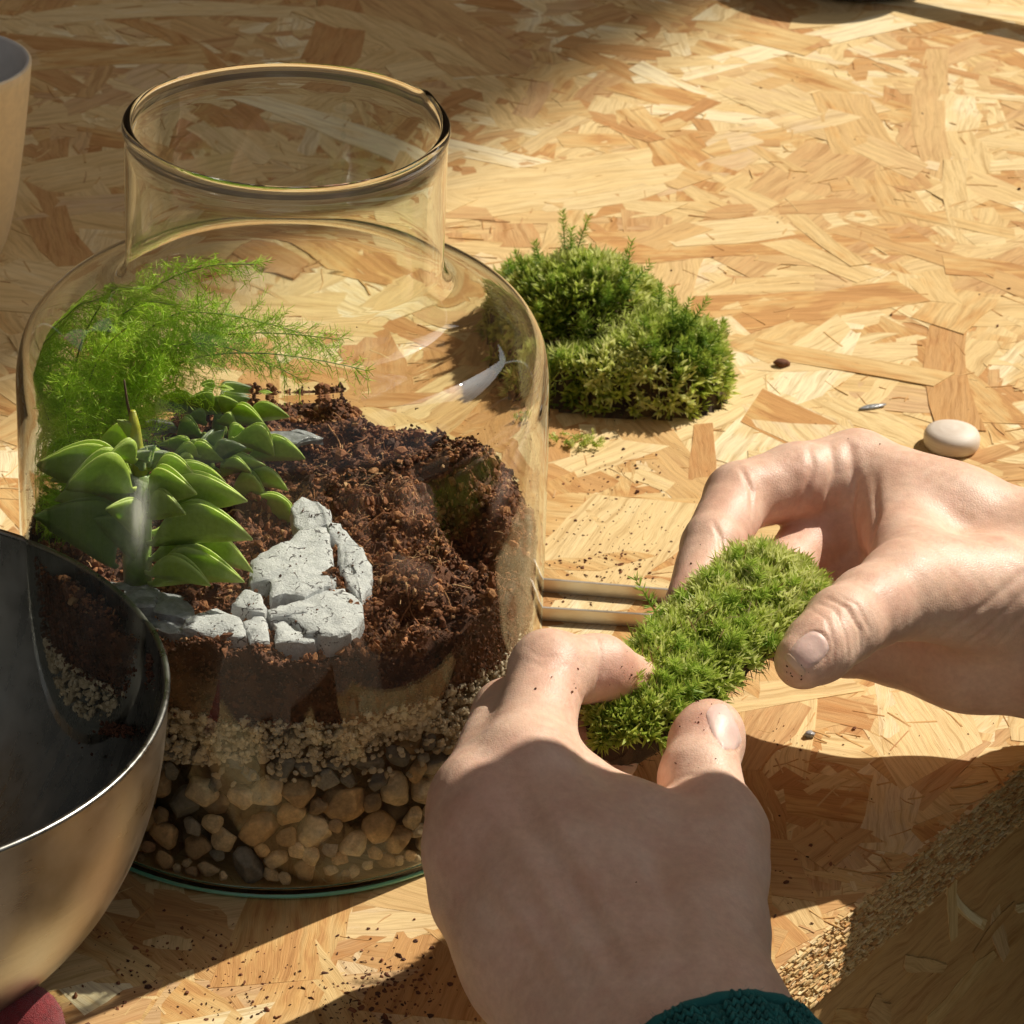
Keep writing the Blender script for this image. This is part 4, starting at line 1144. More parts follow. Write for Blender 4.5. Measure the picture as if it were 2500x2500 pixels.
for uu, ww, L in [(RNG.uniform(-0.05, 1.0), RNG.uniform(-0.85, 0.85), RNG.uniform(4, 8)) for _ in range(48)] + [(0.92, -0.9, 9), (0.45, 0.9, 15), (0.35, 0.55, 8), (0.62, 0.2, 8), (0.25, -0.3, 9), (0.08, 0.5, 8), (0.1, -0.6, 8), (0.5, -0.7, 8), (0.75, 0.6, 8), (0.02, 0.0, 8), (0.3, 0.1, 8), (1.02, 0.4, 7), (0.62, -0.95, 8)]:
    ww *= -1 if False else 1
    base = HA + hx*uu*HL + hy*ww*(13.5+3.5*uu) + hn*2.5
    dd = nrm(hn + hy*ww*0.7 + RNG.normal(0, 0.2, 3)) if L < 12 else nrm(hy*0.9 + hn*0.55 + np.array([0, 0, 0.35]))
    vs, rs = star_shoot(base + hn*RNG.uniform(0, 2.5), dd, L, 4.6 if L < 12 else 4.2, 10, 8)
    obj('star_shoot', blades_mesh('star_shoot', vs, M['moss_star'], [np.clip(r+RNG.uniform(0.1, 0.5), 0, 1) for r in rs]), moss2)
# dead brown stems and pale straws caught in it
n = 150
uu = RNG.uniform(0, 1, n); ww = RNG.uniform(-0.8, 0.8, n)
rp_ = HA + hx*(uu*HL)[:, None] + hy*(ww*13)[:, None] + hn*(3.0 + 5.5*np.sqrt(1-ww**2) + RNG.uniform(-2, 1.5, n))[:, None]
d_ = nrm(RNG.normal(0, 1, (n, 3)) + hn*0.1)
vs = strips(rp_, d_, nrm(np.cross(d_, RNG.normal(size=(n, 3)))), RNG.uniform(2, 8, n), RNG.uniform(0.25, 0.6, n), RNG.normal(0, 0.8, (n, 3)))
M['straw'] = foliage_mat('dead_stems', [(0, (0.10, 0.05, 0.02)), (0.5, (0.34, 0.20, 0.08)), (1, (0.62, 0.52, 0.30))], 0.2)
obj('dead_stems', blades_mesh('dead_stems', [vs], M['straw'], [np.repeat(RNG.random(n)**1.4, 5)]), moss2, kind='stuff')
# root mat under it
nu, nw = 40, 30
V = []
for i in range(nu):
    uu = -0.12 + 1.22*i/(nu-1)
    er = max(float(end_round(np.array(uu))), 0.25)
    for j in range(nw):
        a_ = 2*math.pi*j/nw
        c_, s_ = math.cos(a_), math.sin(a_)
        p = HA + hx*uu*HL + hy*(c_*(13.2+3.0*uu - (0 if s_ > 0 else 2.0*s_*s_))*er) + hn*((s_*3.0 if s_ > 0 else s_*(17.0 - 6*uu))*er - 1.0)
        V.append(p)
V = np.array(V); V += (1.1*vnoise(V, 51, 12, 0.4) + 0.6*vnoise(V, 52, 12, 1.1))[:, None]*nrm(V - (HA+HB)/2)
f = [(i*nw+j, i*nw+(j+1) % nw, (i+1)*nw+(j+1) % nw, (i+1)*nw+j) for i in range(nu-1) for j in range(nw)]
f += [tuple(range(nw))[::-1], tuple((nu-1)*nw + j for j in range(nw))]
obj('root_mat', mesh('root_mat', V, f, [M['root_mat']], True, rnd=RNG.random(len(V))), moss2)
n = 1300
uu = RNG.uniform(-0.1, 1.08, n); ww = RNG.uniform(-1, 1, n)
rp_ = HA + hx*(uu*HL)[:, None] + hy*(ww*(13+3*uu))[:, None] - hn*(RNG.uniform(2, 16, n)*np.sqrt(1-(ww*0.9)**2))[:, None]
d_ = nrm(RNG.normal(0, 0.7, (n, 3)) - hn*0.5 + hy*(ww*0.8)[:, None])
vs = strips(rp_, d_, nrm(np.cross(d_, RNG.normal(size=(n, 3)))), RNG.uniform(2, 5.5, n), RNG.uniform(0.18, 0.4, n), RNG.normal(0, 0.8, (n, 3)))
obj('rootlets', blades_mesh('rootlets', [vs], M['root_mat'], [np.repeat(RNG.random(n), 5)]), moss2, kind='stuff')
# ================================================================== hands
def surface_nets(D, org, h):
    """Zero surface of a sampled distance field as a quad mesh."""
    nx, ny, nz = D.shape
    S = D < 0
    cnt = np.zeros((nx-1, ny-1, nz-1), np.float32); acc = np.zeros((nx-1, ny-1, nz-1, 3), np.float32)
    for ax in range(3):
        lo = [slice(None)]*3; hi = [slice(None)]*3; lo[ax] = slice(0, -1); hi[ax] = slice(1, None)
        a, b = D[tuple(lo)], D[tuple(hi)]
        cross = S[tuple(lo)] != S[tuple(hi)]
        tt = np.where(cross, a/np.where(cross, a-b, 1), 0).astype(np.float32)
        o = [q for q in range(3) if q != ax]
        for d0 in (0, 1):
            for d1 in (0, 1):
                sl = [slice(None)]*3
                sl[o[0]] = slice(d0, D.shape[o[0]]-1+d0); sl[o[1]] = slice(d1, D.shape[o[1]]-1+d1)
                c = cross[tuple(sl)]; t_ = tt[tuple(sl)]
                cnt += c; acc[..., ax] += t_*c; acc[..., o[0]] += d0*c; acc[..., o[1]] += d1*c
    act = cnt > 0
    idx = np.full(act.shape, -1, np.int64); idx[act] = np.arange(act.sum())
    ijk = np.argwhere(act)
    V = (ijk + acc[act]/cnt[act][:, None])*h + org
    Q = []
    for ax in range(3):
        lo = [slice(None)]*3; hi = [slice(None)]*3; lo[ax] = slice(0, -1); hi[ax] = slice(1, None)
        cr_ = S[tuple(lo)] != S[tuple(hi)]
        o1, o2 = (ax+1) % 3, (ax+2) % 3
        e = np.argwhere(cr_); e = e[(e[:, o1] > 0) & (e[:, o2] > 0)]
        e = e[(e[:, o1] < D.shape[o1]-1) & (e[:, o2] < D.shape[o2]-1)]
        s = S[tuple(lo)][tuple(e.T)]
        def at(d1, d2):
            q = e.copy(); q[:, o1] -= d1; q[:, o2] -= d2; return idx[tuple(q.T)]
        quad = np.stack([at(1, 1), at(0, 1), at(0, 0), at(1, 0)], 1)
        quad[~s] = quad[~s][:, ::-1]
        Q.append(quad)
    return V, np.concatenate(Q)
def grow(caps, h=0.8, pad=6):
    """Smooth union of tapered capsules (a, b, ra, rb, k) in mm -> vertices, quads."""
    A = np.array([c[0] for c in caps]); B = np.array([c[1] for c in caps]); R = max(max(c[2], c[3]) for c in caps)
    lo = np.minimum(A, B).min(0) - R - pad; hi = np.maximum(A, B).max(0) + R + pad
    dims = np.ceil((hi-lo)/h).astype(int) + 1
    D = np.full(dims, 9.0, np.float32)
    for a, b, ra, rb, k in caps:
        m = max(ra, rb) + k + 3
        i0 = np.maximum(np.floor((np.minimum(a, b) - m - lo)/h).astype(int), 0); i1 = np.minimum(np.ceil((np.maximum(a, b) + m - lo)/h).astype(int) + 1, dims)
        sl = tuple(slice(p, q) for p, q in zip(i0, i1))
        g = np.stack(np.meshgrid(*[np.arange(p, q)*h + o for p, q, o in zip(i0, i1, lo)], indexing='ij'), -1).astype(np.float32) - a.astype(np.float32)
        ab = (b-a).astype(np.float32); t_ = np.clip(g @ ab/max(ab @ ab, 1e-6), 0, 1)
        d = np.linalg.norm(g - t_[..., None]*ab, axis=-1) - (ra + (rb-ra)*t_)
        o = D[sl]
        hh = np.maximum(k - np.abs(o-d), 0)/k
        D[sl] = np.minimum(o, d) - hh*hh*k*0.25
    return surface_nets(D, lo, h)
def smooth(V, Q, it, lam=0.5):
    E = np.concatenate([Q[:, [0, 1]], Q[:, [1, 2]], Q[:, [2, 3]], Q[:, [3, 0]]])
    E = np.concatenate([E, E[:, ::-1]])
    deg = np.bincount(E[:, 0], minlength=len(V)).astype(float)
    for i in range(it):
        l = lam if i % 2 == 0 else -lam*1.02
        m = np.stack([np.bincount(E[:, 0], V[E[:, 1], c], len(V)) for c in range(3)], 1)/deg[:, None]
        V = V + l*(m - V)
    return V
def normals(V, Q):
    n = np.cross(V[Q[:, 2]]-V[Q[:, 0]], V[Q[:, 3]]-V[Q[:, 1]])
    N = np.zeros_like(V)
    for c in range(4): np.add.at(N, Q[:, c], n)
    return nrm(N)
def J(px, py, z): return P(px, py, z)

def hand_skin():
    t = NT('skin'); oc = t.objc()
    f1 = t.noise(oc, 60, 4, 0.6); f2 = t.noise(oc, 420, 4, 0.65); f3 = t.noise(oc, 1500, 3, 0.6)
    c = t.ramp(f1, [(0.3, (0.73, 0.475, 0.345)), (0.55, (0.79, 0.555, 0.42)), (0.75, (0.82, 0.60, 0.47))])
    c = t.mix(1.0, c, t.ramp(f2, [(0.3, (0.90, 0.86, 0.84)), (0.7, (1.05, 1.04, 1.03))]), 'MULTIPLY')
    f4 = t.noise(oc, 95, 5, 0.7)
    c = t.mix(t.math('MULTIPLY', t.math('SUBTRACT', f4, 0.45, clamp=True), 1.1, clamp=True), c, (0.60, 0.27, 0.20))
    c = t.mix(t.math('MULTIPLY', t.attr('rnd'), 0.75), c, (0.56, 0.22, 0.16))
    vo = t.n('TexVoronoi'); vo.feature = 'DISTANCE_TO_EDGE'; vo.inputs['Scale'].default_value = 900
    t.l(oc, vo.inputs['Vector'])
    cell = t.math('MINIMUM', vo.outputs['Distance'], 0.18)
    h = t.math('ADD', t.math('MULTIPLY', f3, 0.5), t.math('ADD', t.math('MULTIPLY', cell, 2.2), t.math('MULTIPLY', f2, 0.6)))
    return t.done(t.bsdf(c, t.ramp(f2, [(0.3, (0.40,)*3), (0.7, (0.55,)*3)]), t.bump(h, 0.25, 0.0004), Subsurface_Weight=0.22, Subsurface_Radius=(1.0, 0.35, 0.18), Subsurface_Scale=0.0035, Specular_IOR_Level=0.42))
M['skin'] = hand_skin()
M['nail'] = simple('finger_nail', (0.76, 0.54, 0.47), 0.45, 300, 0.08, 0.1, 900, Specular_IOR_Level=0.35, Subsurface_Weight=0.2, Subsurface_Scale=0.002, Coat_Weight=0.05, Coat_Roughness=0.3)
M['nail_tip'] = simple('nail_tip', (0.72, 0.50, 0.35), 0.3, 300, 0.08, Coat_Weight=0.3)

def nail_ring(c0, ax, hl, hw):
    ax = nrm(np.array(ax, float)); bx = np.array([-ax[1], ax[0]])
    return [tuple(np.array(c0) + ax*math.cos(a_)*hl*1.06 + bx*math.sin(a_)*hw*1.08) for a_ in np.linspace(0.9, 2*math.pi-0.9, 30)]
class Hand:
    def __init__(s, caps, creases=(), red=(), bumps=()):
        s.V, s.Q = grow(caps)
        s.V = smooth(s.V, s.Q, 8)
        s.bvh()
        for poly, depth, width in creases: s.crease(poly, depth*0.8, width)
        s.bvh()
        N = normals(s.V, s.Q)
        s.V = s.V + N*(0.14*vnoise(s.V, 61, 10, 0.12) + 0.05*vnoise(s.V, 62, 10, 0.4))[:, None]
        s.r = np.zeros(len(s.V))
        for c, rad, amt in red: s.r = np.maximum(s.r, amt*np.exp(-(np.linalg.norm(s.V-c, axis=1)/rad)**2))
    def bvh(s):
        s.tree = BVHTree.FromPolygons(s.V.tolist(), s.Q.tolist())
    def hit(s, px, py):
        d = nrm(ray(px, py)); loc, nor, i, _ = s.tree.ray_cast(Vector(CAM), Vector(d))
        return (None, None) if loc is None else (np.array(loc), np.array(nor))
    def crease(s, poly, depth, width):
        poly = np.array(poly, float); pts = []
        for a, b in zip(poly[:-1], poly[1:]):
            for t_ in np.linspace(0, 1, max(2, int(np.linalg.norm(b-a)/3))):
                q, _ = s.hit(*(a + (b-a)*t_))
                if q is not None: pts.append(q)
        if len(pts) < 2: return
        pts = np.array(pts); k = len(pts)
        amp = np.sin(np.pi*np.clip(np.linspace(0.06, 0.94, k), 0, 1))**0.6
        near = np.where((s.V > pts.min(0)-4*width).all(1) & (s.V < pts.max(0)+4*width).all(1))[0]
        if not len(near): return
        d2 = ((s.V[near][:, None] - pts[None])**2).sum(-1); j = d2.argmin(1); d = np.sqrt(d2[np.arange(len(near)), j])
        N = normals(s.V, s.Q)[near]
        f = -depth*np.exp(-(d/width)**2) + 0.22*depth*np.exp(-((d-2.1*width)/(1.2*width))**2)
        s.V[near] += N*(f*amp[j])[:, None]
    def nail(s, c0, ax, half_l, half_w, parent, mat='nail', lift=0.30, n=19, squash=1.0):
        """Nail plate laid on the surface: centre, long axis and size given where the picture shows it."""
        ax = nrm(np.array(ax, float)); bx = np.array([-ax[1], ax[0]])
        top = []; ok = []
        for i in range(n):
            for j in range(n):
                u, w = -1 + 2*i/(n-1), -1 + 2*j/(n-1)
                # square to rounded plate
                uu = u*math.sqrt(1 - w*w*0.38); ww = w*math.sqrt(1 - u*u*0.30)
                q = np.array(c0) + ax*uu*half_l + bx*ww*half_w
                p, nn_ = s.hit(*q)
                if p is None: top.append(None); continue
                e = max(abs(u), abs(w))
                top.append(p + nn_*(lift*(1 - 0.75*e**6)))
        good = [t_ is not None for t_ in top]
        V = np.array([t_ if t_ is not None else (0, 0, 0) for t_ in top])
        G = V.reshape(n, n, 3)
        Fc = [(i*n+j, (i+1)*n+j, (i+1)*n+j+1, i*n+j+1) for i in range(n-1) for j in range(n-1) if all(good[q] for q in (i*n+j, (i+1)*n+j, (i+1)*n+j+1, i*n+j+1))]
        lens = [max(np.linalg.norm(V[f[a]]-V[f[(a+1) % 4]]) for a in range(4)) for f in Fc]
        Fc = [f for f, L in zip(Fc, lens) if L < 3.0]
        o = obj('nail', mesh('nail', V, Fc, [M[mat]], True), parent)
        o.location = (0, 0, 0)
        return o

def chain(pts, ks=4.0):
    out = []
    for (a, ra), (b, rb) in zip(pts[:-1], pts[1:]): out.append((a, b, ra, rb, ks))
    return out
def C(*q): return [(J(x, y, z), r) for x, y, z, r in q]

base = P(1560, 2000, 0)
person = thing('person', base, 'two bare hands of a person in a teal knitted sweater holding a piece of moss', 'person')

# ---- the hand seen from behind, coming in from the bottom of the picture
LZ = 0
caps = []
caps += chain(C((1345, 1985, 72, 19), (1120, 1640, 88, 15.5), (990, 1445, 97, 13.0)), 12)
caps += chain(C((1250, 1995, 69, 20), (1060, 1690, 85, 15), (905, 1512, 92, 12.6)), 12)
caps += chain(C((1180, 2000, 65, 19), (1010, 1760, 78, 15), (893, 1602, 84, 12.4)), 12)
caps += chain(C((1130, 2000, 61, 18), (1000, 1820, 68, 15), (908, 1700, 73, 12)), 12)
caps += chain(C((1335, 1890, 79, 16), (1345, 1640, 84, 14.2)), 12)
caps += chain(C((1110, 1620, 84, 14), (1235, 1840, 76, 18)), 12)
caps += chain(C((1030, 1455, 92, 10.5), (1200, 1570, 87, 11.5), (1310, 1610, 85, 12)), 10)
caps += chain(C((1190, 1620, 84, 14), (1310, 1760, 80, 15)), 12)
caps += [(J(990, 1445, 101), J(1000, 1465, 101), 11.6, 10, 7), (J(905, 1512, 96.5), J(920, 1535, 96.5), 10.8, 9.5, 7), (J(893, 1602, 88), J(912, 1622, 88), 10.6, 9, 7)]
caps += [(J(1000, 1465, 101), J(1290, 1930, 82), 9.5, 7, 9), (J(925, 1540, 97), J(1210, 1930, 79), 9, 7, 9)]
caps += chain(C((1240, 2000, 66, 25), (1420, 2330, 60, 28)), 14)
caps += chain(C((1330, 1985, 70, 22), (1480, 2330, 64, 26)), 14)
caps += chain(C((990, 1445, 97, 13), (1036, 1264, 104, 10.8)), 6)              # index
caps += chain(C((1036, 1264, 104, 10.6), (1130, 1262, 99, 9.4), (1196, 1286, 91, 8.0)), 6)
caps += chain(C((905, 1512, 92, 12.6), (957, 1347, 88, 10.2)), 5)             # middle
caps += chain(C((957, 1347, 88, 10), (1078, 1345, 78, 9), (1165, 1365, 74, 7.6)), 2)
caps += chain(C((893, 1602, 84, 12.4), (965, 1450, 70, 9.6)), 5)              # ring
caps += chain(C((965, 1450, 70, 9.4), (1080, 1430, 62, 8.6), (1160, 1432, 62, 7.2)), 2)
caps += chain(C((908, 1700, 73, 12), (985, 1580, 58, 8.6)), 5)               # little
caps += chain(C((985, 1580, 58, 8.4), (1085, 1540, 54, 7.6), (1150, 1522, 56, 6.6)), 2)
caps += chain(C((1345, 1640, 84, 14.2), (1352, 1575, 85, 13.0), (1319, 1468, 90, 11.0)), 7)               # thumb
caps += chain(C((1319, 1468, 90, 10.9), (1333, 1400, 92.5, 10.2), (1340, 1380, 93, 9.6)), 5)
LC = [([(1000, 1470), (1090, 1620), (1210, 1830)], -1.5, 3.2), ([(930, 1545), (1020, 1660), (1150, 1860)], -1.4, 3.0), ([(912, 1640), (990, 1740), (1090, 1880)], -1.2, 2.8), ([(975, 1520), (1060, 1640), (1170, 1820)], 1.0, 2.6), ([(1290, 1640), (1320, 1740), (1330, 1850)], -0.7, 3.2), ([(1230, 1600), (1265, 1720), (1290, 1840)], 1.2, 3.4), ([(1225, 1660), (1320, 1652), (1420, 1690)], 0.12, 0.7), ([(1240, 1684), (1330, 1680), (1425, 1720)], 0.12, 0.6), ([(1250, 1712), (1340, 1712), (1430, 1750)], 0.10, 0.6), ([(960, 1415), (990, 1405), (1030, 1420)], 0.25, 0.8), ([(965, 1470), (1000, 1478), (1035, 1465)], 0.2, 0.8), ([(1000, 1228), (1020, 1240), (1060, 1236)], 0.25, 0.7), ([(1005, 1250), (1030, 1262), (1070, 1255)], 0.22, 0.7), ([(1127, 1205), (1134, 1245), (1124, 1300)], 0.5, 0.8), ([(1085, 1290), (1104, 1330), (1108, 1380)], 0.4, 1.0),
      ([(1255, 1478), (1300, 1462), (1370, 1468)], 0.25, 1.0), ([(1258, 1496), (1310, 1482), (1368, 1490)], 0.22, 0.9),
      (nail_ring((1366, 1372), (-0.42, -0.91), 46, 24), 0.55, 0.6)]
lred = [(J(1300, 1350, 98), 12, 0.5), (J(1190, 1290, 98), 12, 0.8), (J(1338, 1372, 100), 8, 0.75), (J(905, 1512, 104), 12, 0.4), (J(880, 1600, 96), 12, 0.35), (J(990, 1445, 108), 10, 0.25), (J(1060, 1262, 112), 10, 0.3), (J(1080, 1345, 84), 14, 0.8)]
lh = Hand(caps, LC, lred)
hand1 = obj('hand', mesh('hand', lh.V, lh.Q, [M['skin']], True, rnd=lh.r), person, label='hand seen from behind with its thumb pressed against the front of the moss')
lh.nail((1366, 1372), (0.42, 0.91), 46, 24, hand1)

# ---- the hand coming in from the right
caps = []
caps += chain(C((1985, 1062, 72, 21), (1790, 985, 80, 17.2), (1615, 893, 86, 14.3)), 12)
caps += chain(C((1985, 1130, 64, 23), (1800, 1050, 70, 18), (1650, 960, 74, 13.8)), 12)
caps += chain(C((1985, 1190, 56, 22), (1810, 1130, 60, 18), (1680, 1080, 60, 13)), 12)
caps += chain(C((1985, 1248, 48, 19), (1820, 1235, 48, 16), (1700, 1222, 47, 12.5)), 12)
caps += chain(C((1985, 1150, 62, 27), (2420, 1250, 58, 36)), 14)
caps += chain(C((1985, 1100, 66, 24), (2420, 1190, 62, 32)), 14)
caps += chain(C((1860, 1120, 78, 19), (1705, 1118, 89, 14.2)), 11)
caps += chain(C((1690, 960, 82, 11.5), (1722, 1085, 87, 12.5)), 12)
caps += chain(C((1615, 893, 86, 14.3), (1500, 910, 88, 12.6), (1394, 938, 88, 11.6)), 4)    # index
caps += chain(C((1394, 938, 88, 11.4), (1344, 1030, 86, 9.9), (1302, 1140, 82, 8.2)), 2.5)
caps += chain(C((1650, 970, 72, 13.2), (1520, 1040, 68, 10.8)), 4)                          # middle
caps += chain(C((1520, 1040, 68, 10.6), (1450, 1100, 70, 9.4), (1400, 1160, 72, 8)), 2)
caps += chain(C((1680, 1080, 60, 12.5), (1560, 1130, 56, 10)), 4)
caps += chain(C((1560, 1130, 56, 9.8), (1480, 1150, 62, 8.8), (1420, 1170, 68, 7.6)), 2)
caps += chain(C((1700, 1222, 47, 12.5), (1600, 1225, 47, 9.4)), 4)
caps += chain(C((1600, 1225, 47, 9.2), (1510, 1215, 56, 8), (1455, 1205, 60, 7)), 2)
caps += chain(C((1705, 1116, 89, 13.6), (1640, 1146, 92, 11.8), (1590, 1180, 94, 11.3)), 6)  # thumb
caps += chain(C((1590, 1180, 94, 11.1), (1545, 1222, 93, 9.9), (1514, 1248, 92, 8.6)), 5)
RC = [([(1398, 884), (1418, 925), (1420, 975)], 0.8, 0.9), ([(1345, 985), (1360, 1015), (1364, 1050)], 0.7, 0.8),
      ([(1526, 842), (1534, 880), (1520, 930), (1500, 970)], 0.8, 1.3), ([(1566, 838), (1574, 890), (1560, 960)], 0.9, 1.5),
      ([(1604, 840), (1612, 900), (1606, 980), (1622, 1040)], 1.0, 1.5), ([(1650, 900), (1655, 970), (1640, 1040)], 0.9, 1.8),
      ([(1545, 1140), (1574, 1150), (1596, 1200), (1600, 1236)], 0.55, 0.8), ([(1560, 1130), (1596, 1146), (1622, 1190), (1622, 1222)], 0.6, 0.8), ([(1530, 1150), (1560, 1168), (1574, 1216), (1572, 1246)], 0.45, 0.7),
      ([(1585, 1128), (1618, 1142), (1640, 1190)], 0.35, 0.7), (nail_ring((1528, 1226), (-0.74, 0.67), 36, 28), 0.6, 0.6), ([(1932, 1080), (1860, 1140), (1780, 1200)], 0.5, 1.3), ([(1932, 1120), (1870, 1180), (1800, 1230)], 0.45, 1.2), ([(1932, 1160), (1880, 1220)], 0.4, 1.2)]
rred = [(J(1500, 1262, 100), 9, 0.85), (J(1310, 1110, 90), 12, 0.7), (J(1400, 960, 96), 10, 0.3), (J(1505, 960, 84), 13, 0.55), (J(1440, 1090, 76), 16, 0.8), (J(1690, 1110, 104), 11, 0.3), (J(1545, 1200, 104), 8, 0.35), (J(1610, 1000, 90), 12, 0.4)]
rh = Hand(caps, RC, rred)
hand2 = obj('hand', mesh('hand', rh.V, rh.Q, [M['skin']], True, rnd=rh.r), person, label='hand reaching in from the right with its index finger bent over the moss')
rh.nail((1528, 1226), (0.74, -0.67), 36, 28, hand2)
rh.nail((1500, 1254), (0.74, -0.67), 9, 26, hand2, 'nail_tip', 0.45)

# ---- knitted sleeves
def knit_mat():
    t = NT('teal_wool'); oc = t.objc()
    c = t.ramp(t.attr('rnd'), [(0, (0.006, 0.085, 0.080)), (1, (0.016, 0.16, 0.15))])
    f = t.noise(oc, 2600, 3, 0.7)
    return t.done(t.bsdf(c, 0.95, t.bump(f, 0.6, 0.0006), Sheen_Weight=0.35, Sheen_Roughness=0.4, Sheen_Tint=(0.3, 0.7, 0.65, 1)))
M['wool'] = knit_mat()
def sleeve(c0, c1, r0, r1, nst, rows, stitch_len=4.4):
    """Tube of wool with rows of slanted knit stitches on it."""
    d = nrm(c1 - c0); L = np.linalg.norm(c1-c0)
    e1 = nrm(np.cross(d, [0.1, 0.2, 1])); e2 = np.cross(d, e1)
    path = [c0 + d*(L*t_) for t_ in np.linspace(0, 1, 12)]
    v, f = tube(path, np.linspace(r0, r1, 12)-1.0, 48, False)
    v2, f2 = tube(path, np.linspace(r0, r1, 12)-2.6, 48, False)
    bag = Bag(); bag.add(v, f, 0.1); bag.add(v2, [q[::-1] for q in f2], 0.1)
    bag.add(*[(lambda a_, b_: (np.concatenate([a_, b_]), [(j, 48+j, 48+(j+1) % 48, (j+1) % 48) for j in range(48)]))(v[:48], v2[:48])][0], 0.1)
    ring_ = [c0 + d*0.3 + (math.cos(q)*e1 + math.sin(q)*e2)*(r0 - 0.9) for q in np.linspace(0, 2*math.pi, 72)]
    tv_, tf_ = tube(ring_, 1.7 + 0.25*np.sin(np.linspace(0, 2*math.pi*22, 72)), 10, False)
    bag.add(tv_, tf_, 0.5)
    sl = bag.mesh('sleeve', [M['wool']], True)
    bv, bf = ICO1
    VV = []; FF = []; RR = []; o = 0
    for row in range(rows):
        z = 0.6 + row*stitch_len*0.82
        for k in range(nst):
            rib = (1.0 if (k % 8) < 5 else -1.1) + 0.5*math.sin(row*1.1 + (k % 8)*0.9)
            for sg in (-1, 1):
                a_ = 2*math.pi*(k + 0.5 + sg*0.23)/nst
                rr_ = r0 + (r1-r0)*max(z, 0)/L - 0.6 + rib*0.7 + RNG.normal(0, 0.12)
                out = math.cos(a_)*e1 + math.sin(a_)*e2; tang = np.cross(d, out)
                ax = nrm(d + tang*sg*0.48 + RNG.normal(0, 0.05, 3)); bx = np.cross(out, ax)
                c = c0 + d*z + out*rr_
                w = 2*math.pi*r0/nst*0.31
                VV.append(c + bv[:, :1]*ax*stitch_len*0.62 + bv[:, 1:2]*bx*w + bv[:, 2:3]*out*w); FF.append(bf+o); o += len(bv)
                RR.append(np.full(len(bv), RNG.random()))
    st = mesh('knit_stitches', np.concatenate(VV), np.concatenate(FF), [M['wool']], True, rnd=np.concatenate(RR))
    s = obj('sleeve', sl, person, label='teal ribbed knitted cuff of the sweater')
    k = obj('knit_stitches', st, s, kind='stuff'); k.location = (0, 0, 0)
    # stray fibres of wool
    n = 2600
    a_ = RNG.uniform(0, 6.283, n); z = RNG.uniform(-1.5, 30, n)
    out = np.cos(a_)[:, None]*e1 + np.sin(a_)[:, None]*e2
    p = c0 + d*z[:, None] + out*(r0 + (r1-r0)*np.maximum(z, 0)/L + 0.2)[:, None]
    dd = nrm(out*0.6 + RNG.normal(0, 0.7, (n, 3)))
    o2 = obj('wool_fuzz', blades_mesh('wool_fuzz', [strips(p, dd, nrm(np.cross(dd, out)), RNG.uniform(0.8, 2.6, n), np.full(n, 0.07), RNG.normal(0, 0.4, (n, 3)))], M['wool'], [np.full(5*n, 0.9)]), s, kind='stuff'); o2.location = (0, 0, 0)
c0 = P(1345, 2036, 74); c1 = P(1560, 2560, 62)
sleeve(c0, c1, 31, 38, 88, 30, 3.3)
c0 = P(2040, 1160, 60); c1 = P(2700, 1330, 60)
sleeve(c0, c1, 43, 56, 60, 12)
# ---- the rest of the person, sitting at the table's end beyond the edge of the picture
SE1 = np.array([-math.sin(SUN_AZ), math.cos(SUN_AZ), 0]); SE2 = np.cross(SUNV, SE1)
def W(u, v, w): return u*SE1 + v*SE2 + w*SUNV
hd, nk, ch, be = W(-252, 152, 430), W(-285, 40, 420), W(-375, -90, 380), W(-375, -260, 250)
s1_, s2_ = W(-238, -158, 400), W(-520, -60, 330)
el1, el2 = np.array([455, -20, 70.0]), np.array([290, -440, 45.0])
bd = chain([(ch, 105), (be, 125), (be + np.array([0, 0, -300.0]), 140)], 30) + chain([(s1_, 62), (ch, 95)], 30) + chain([(s2_, 66), (ch, 95)], 30)
bd += chain([(s1_, 60), (el1, 48)], 20) + chain([(el1, 48), (P(2560, 1300, 60), 44)], 20) + chain([(s2_, 60), (el2, 48)], 20) + chain([(el2, 48), (P(1560, 2560, 62), 38)], 20)
bd += chain([(np.array([395, 75, 40.0]), 82), (np.array([440, 30, -210.0]), 115)], 25)  # belly bulge added to shade the table's edge and apron
v, q = grow(bd, 8.0, 14); v = smooth(v, q, 6)
obj('sweater', mesh('sweater', v, q, [M['wool']], True, rnd=np.full(len(v), 0.4)), person)
fw_ = nrm(np.array([-0.75, 0.0, -0.55])); upd = nrm(hd - nk); upd = nrm(upd - fw_*(upd @ fw_)*0.5); sd_ = nrm(np.cross(fw_, upd))
hp = [(nk - upd*40, hd, 52, 60, 20), (hd - fw_*12, hd + upd*18, 88, 84, 30), (hd + fw_*30 - upd*52, hd + fw_*20, 52, 66, 30), (hd + fw_*78 - upd*12, hd + fw_*92 - upd*34, 9, 13, 14)]
for sg in (-1, 1): hp.append((hd + sd_*sg*80 - upd*14, hd + sd_*sg*86 - upd*34, 11, 9, 8)); hp.append((hd + sd_*sg*30 + fw_*66 + upd*4, hd + sd_*sg*33 + fw_*64 + upd*4, 15, 14, 8))
hp.append((hd + fw_*80 - upd*60 - sd_*16, hd + fw_*80 - upd*60 + sd_*16, 8, 8, 6))
v, q = grow(hp, 4.0, 12); v = smooth(v, q, 4)
obj('head', mesh('head', v, q, [M['skin']], True, rnd=np.zeros(len(v))), person)
M['hair'] = simple('brown_hair', (0.06, 0.03, 0.015), 0.5, 400, 0.4)
v, q = grow([(hd - fw_*20 + upd*14, hd + upd*30, 93, 84, 30), (hd - fw_*52, hd - fw_*55 - upd*60, 66, 50, 30)], 4.0, 12)
v = v + normals(v, q)*(2.0*vnoise(v, 81, 12, 0.12))[:, None]
obj('hair', mesh('hair', v, q, [M['hair']], True), person)
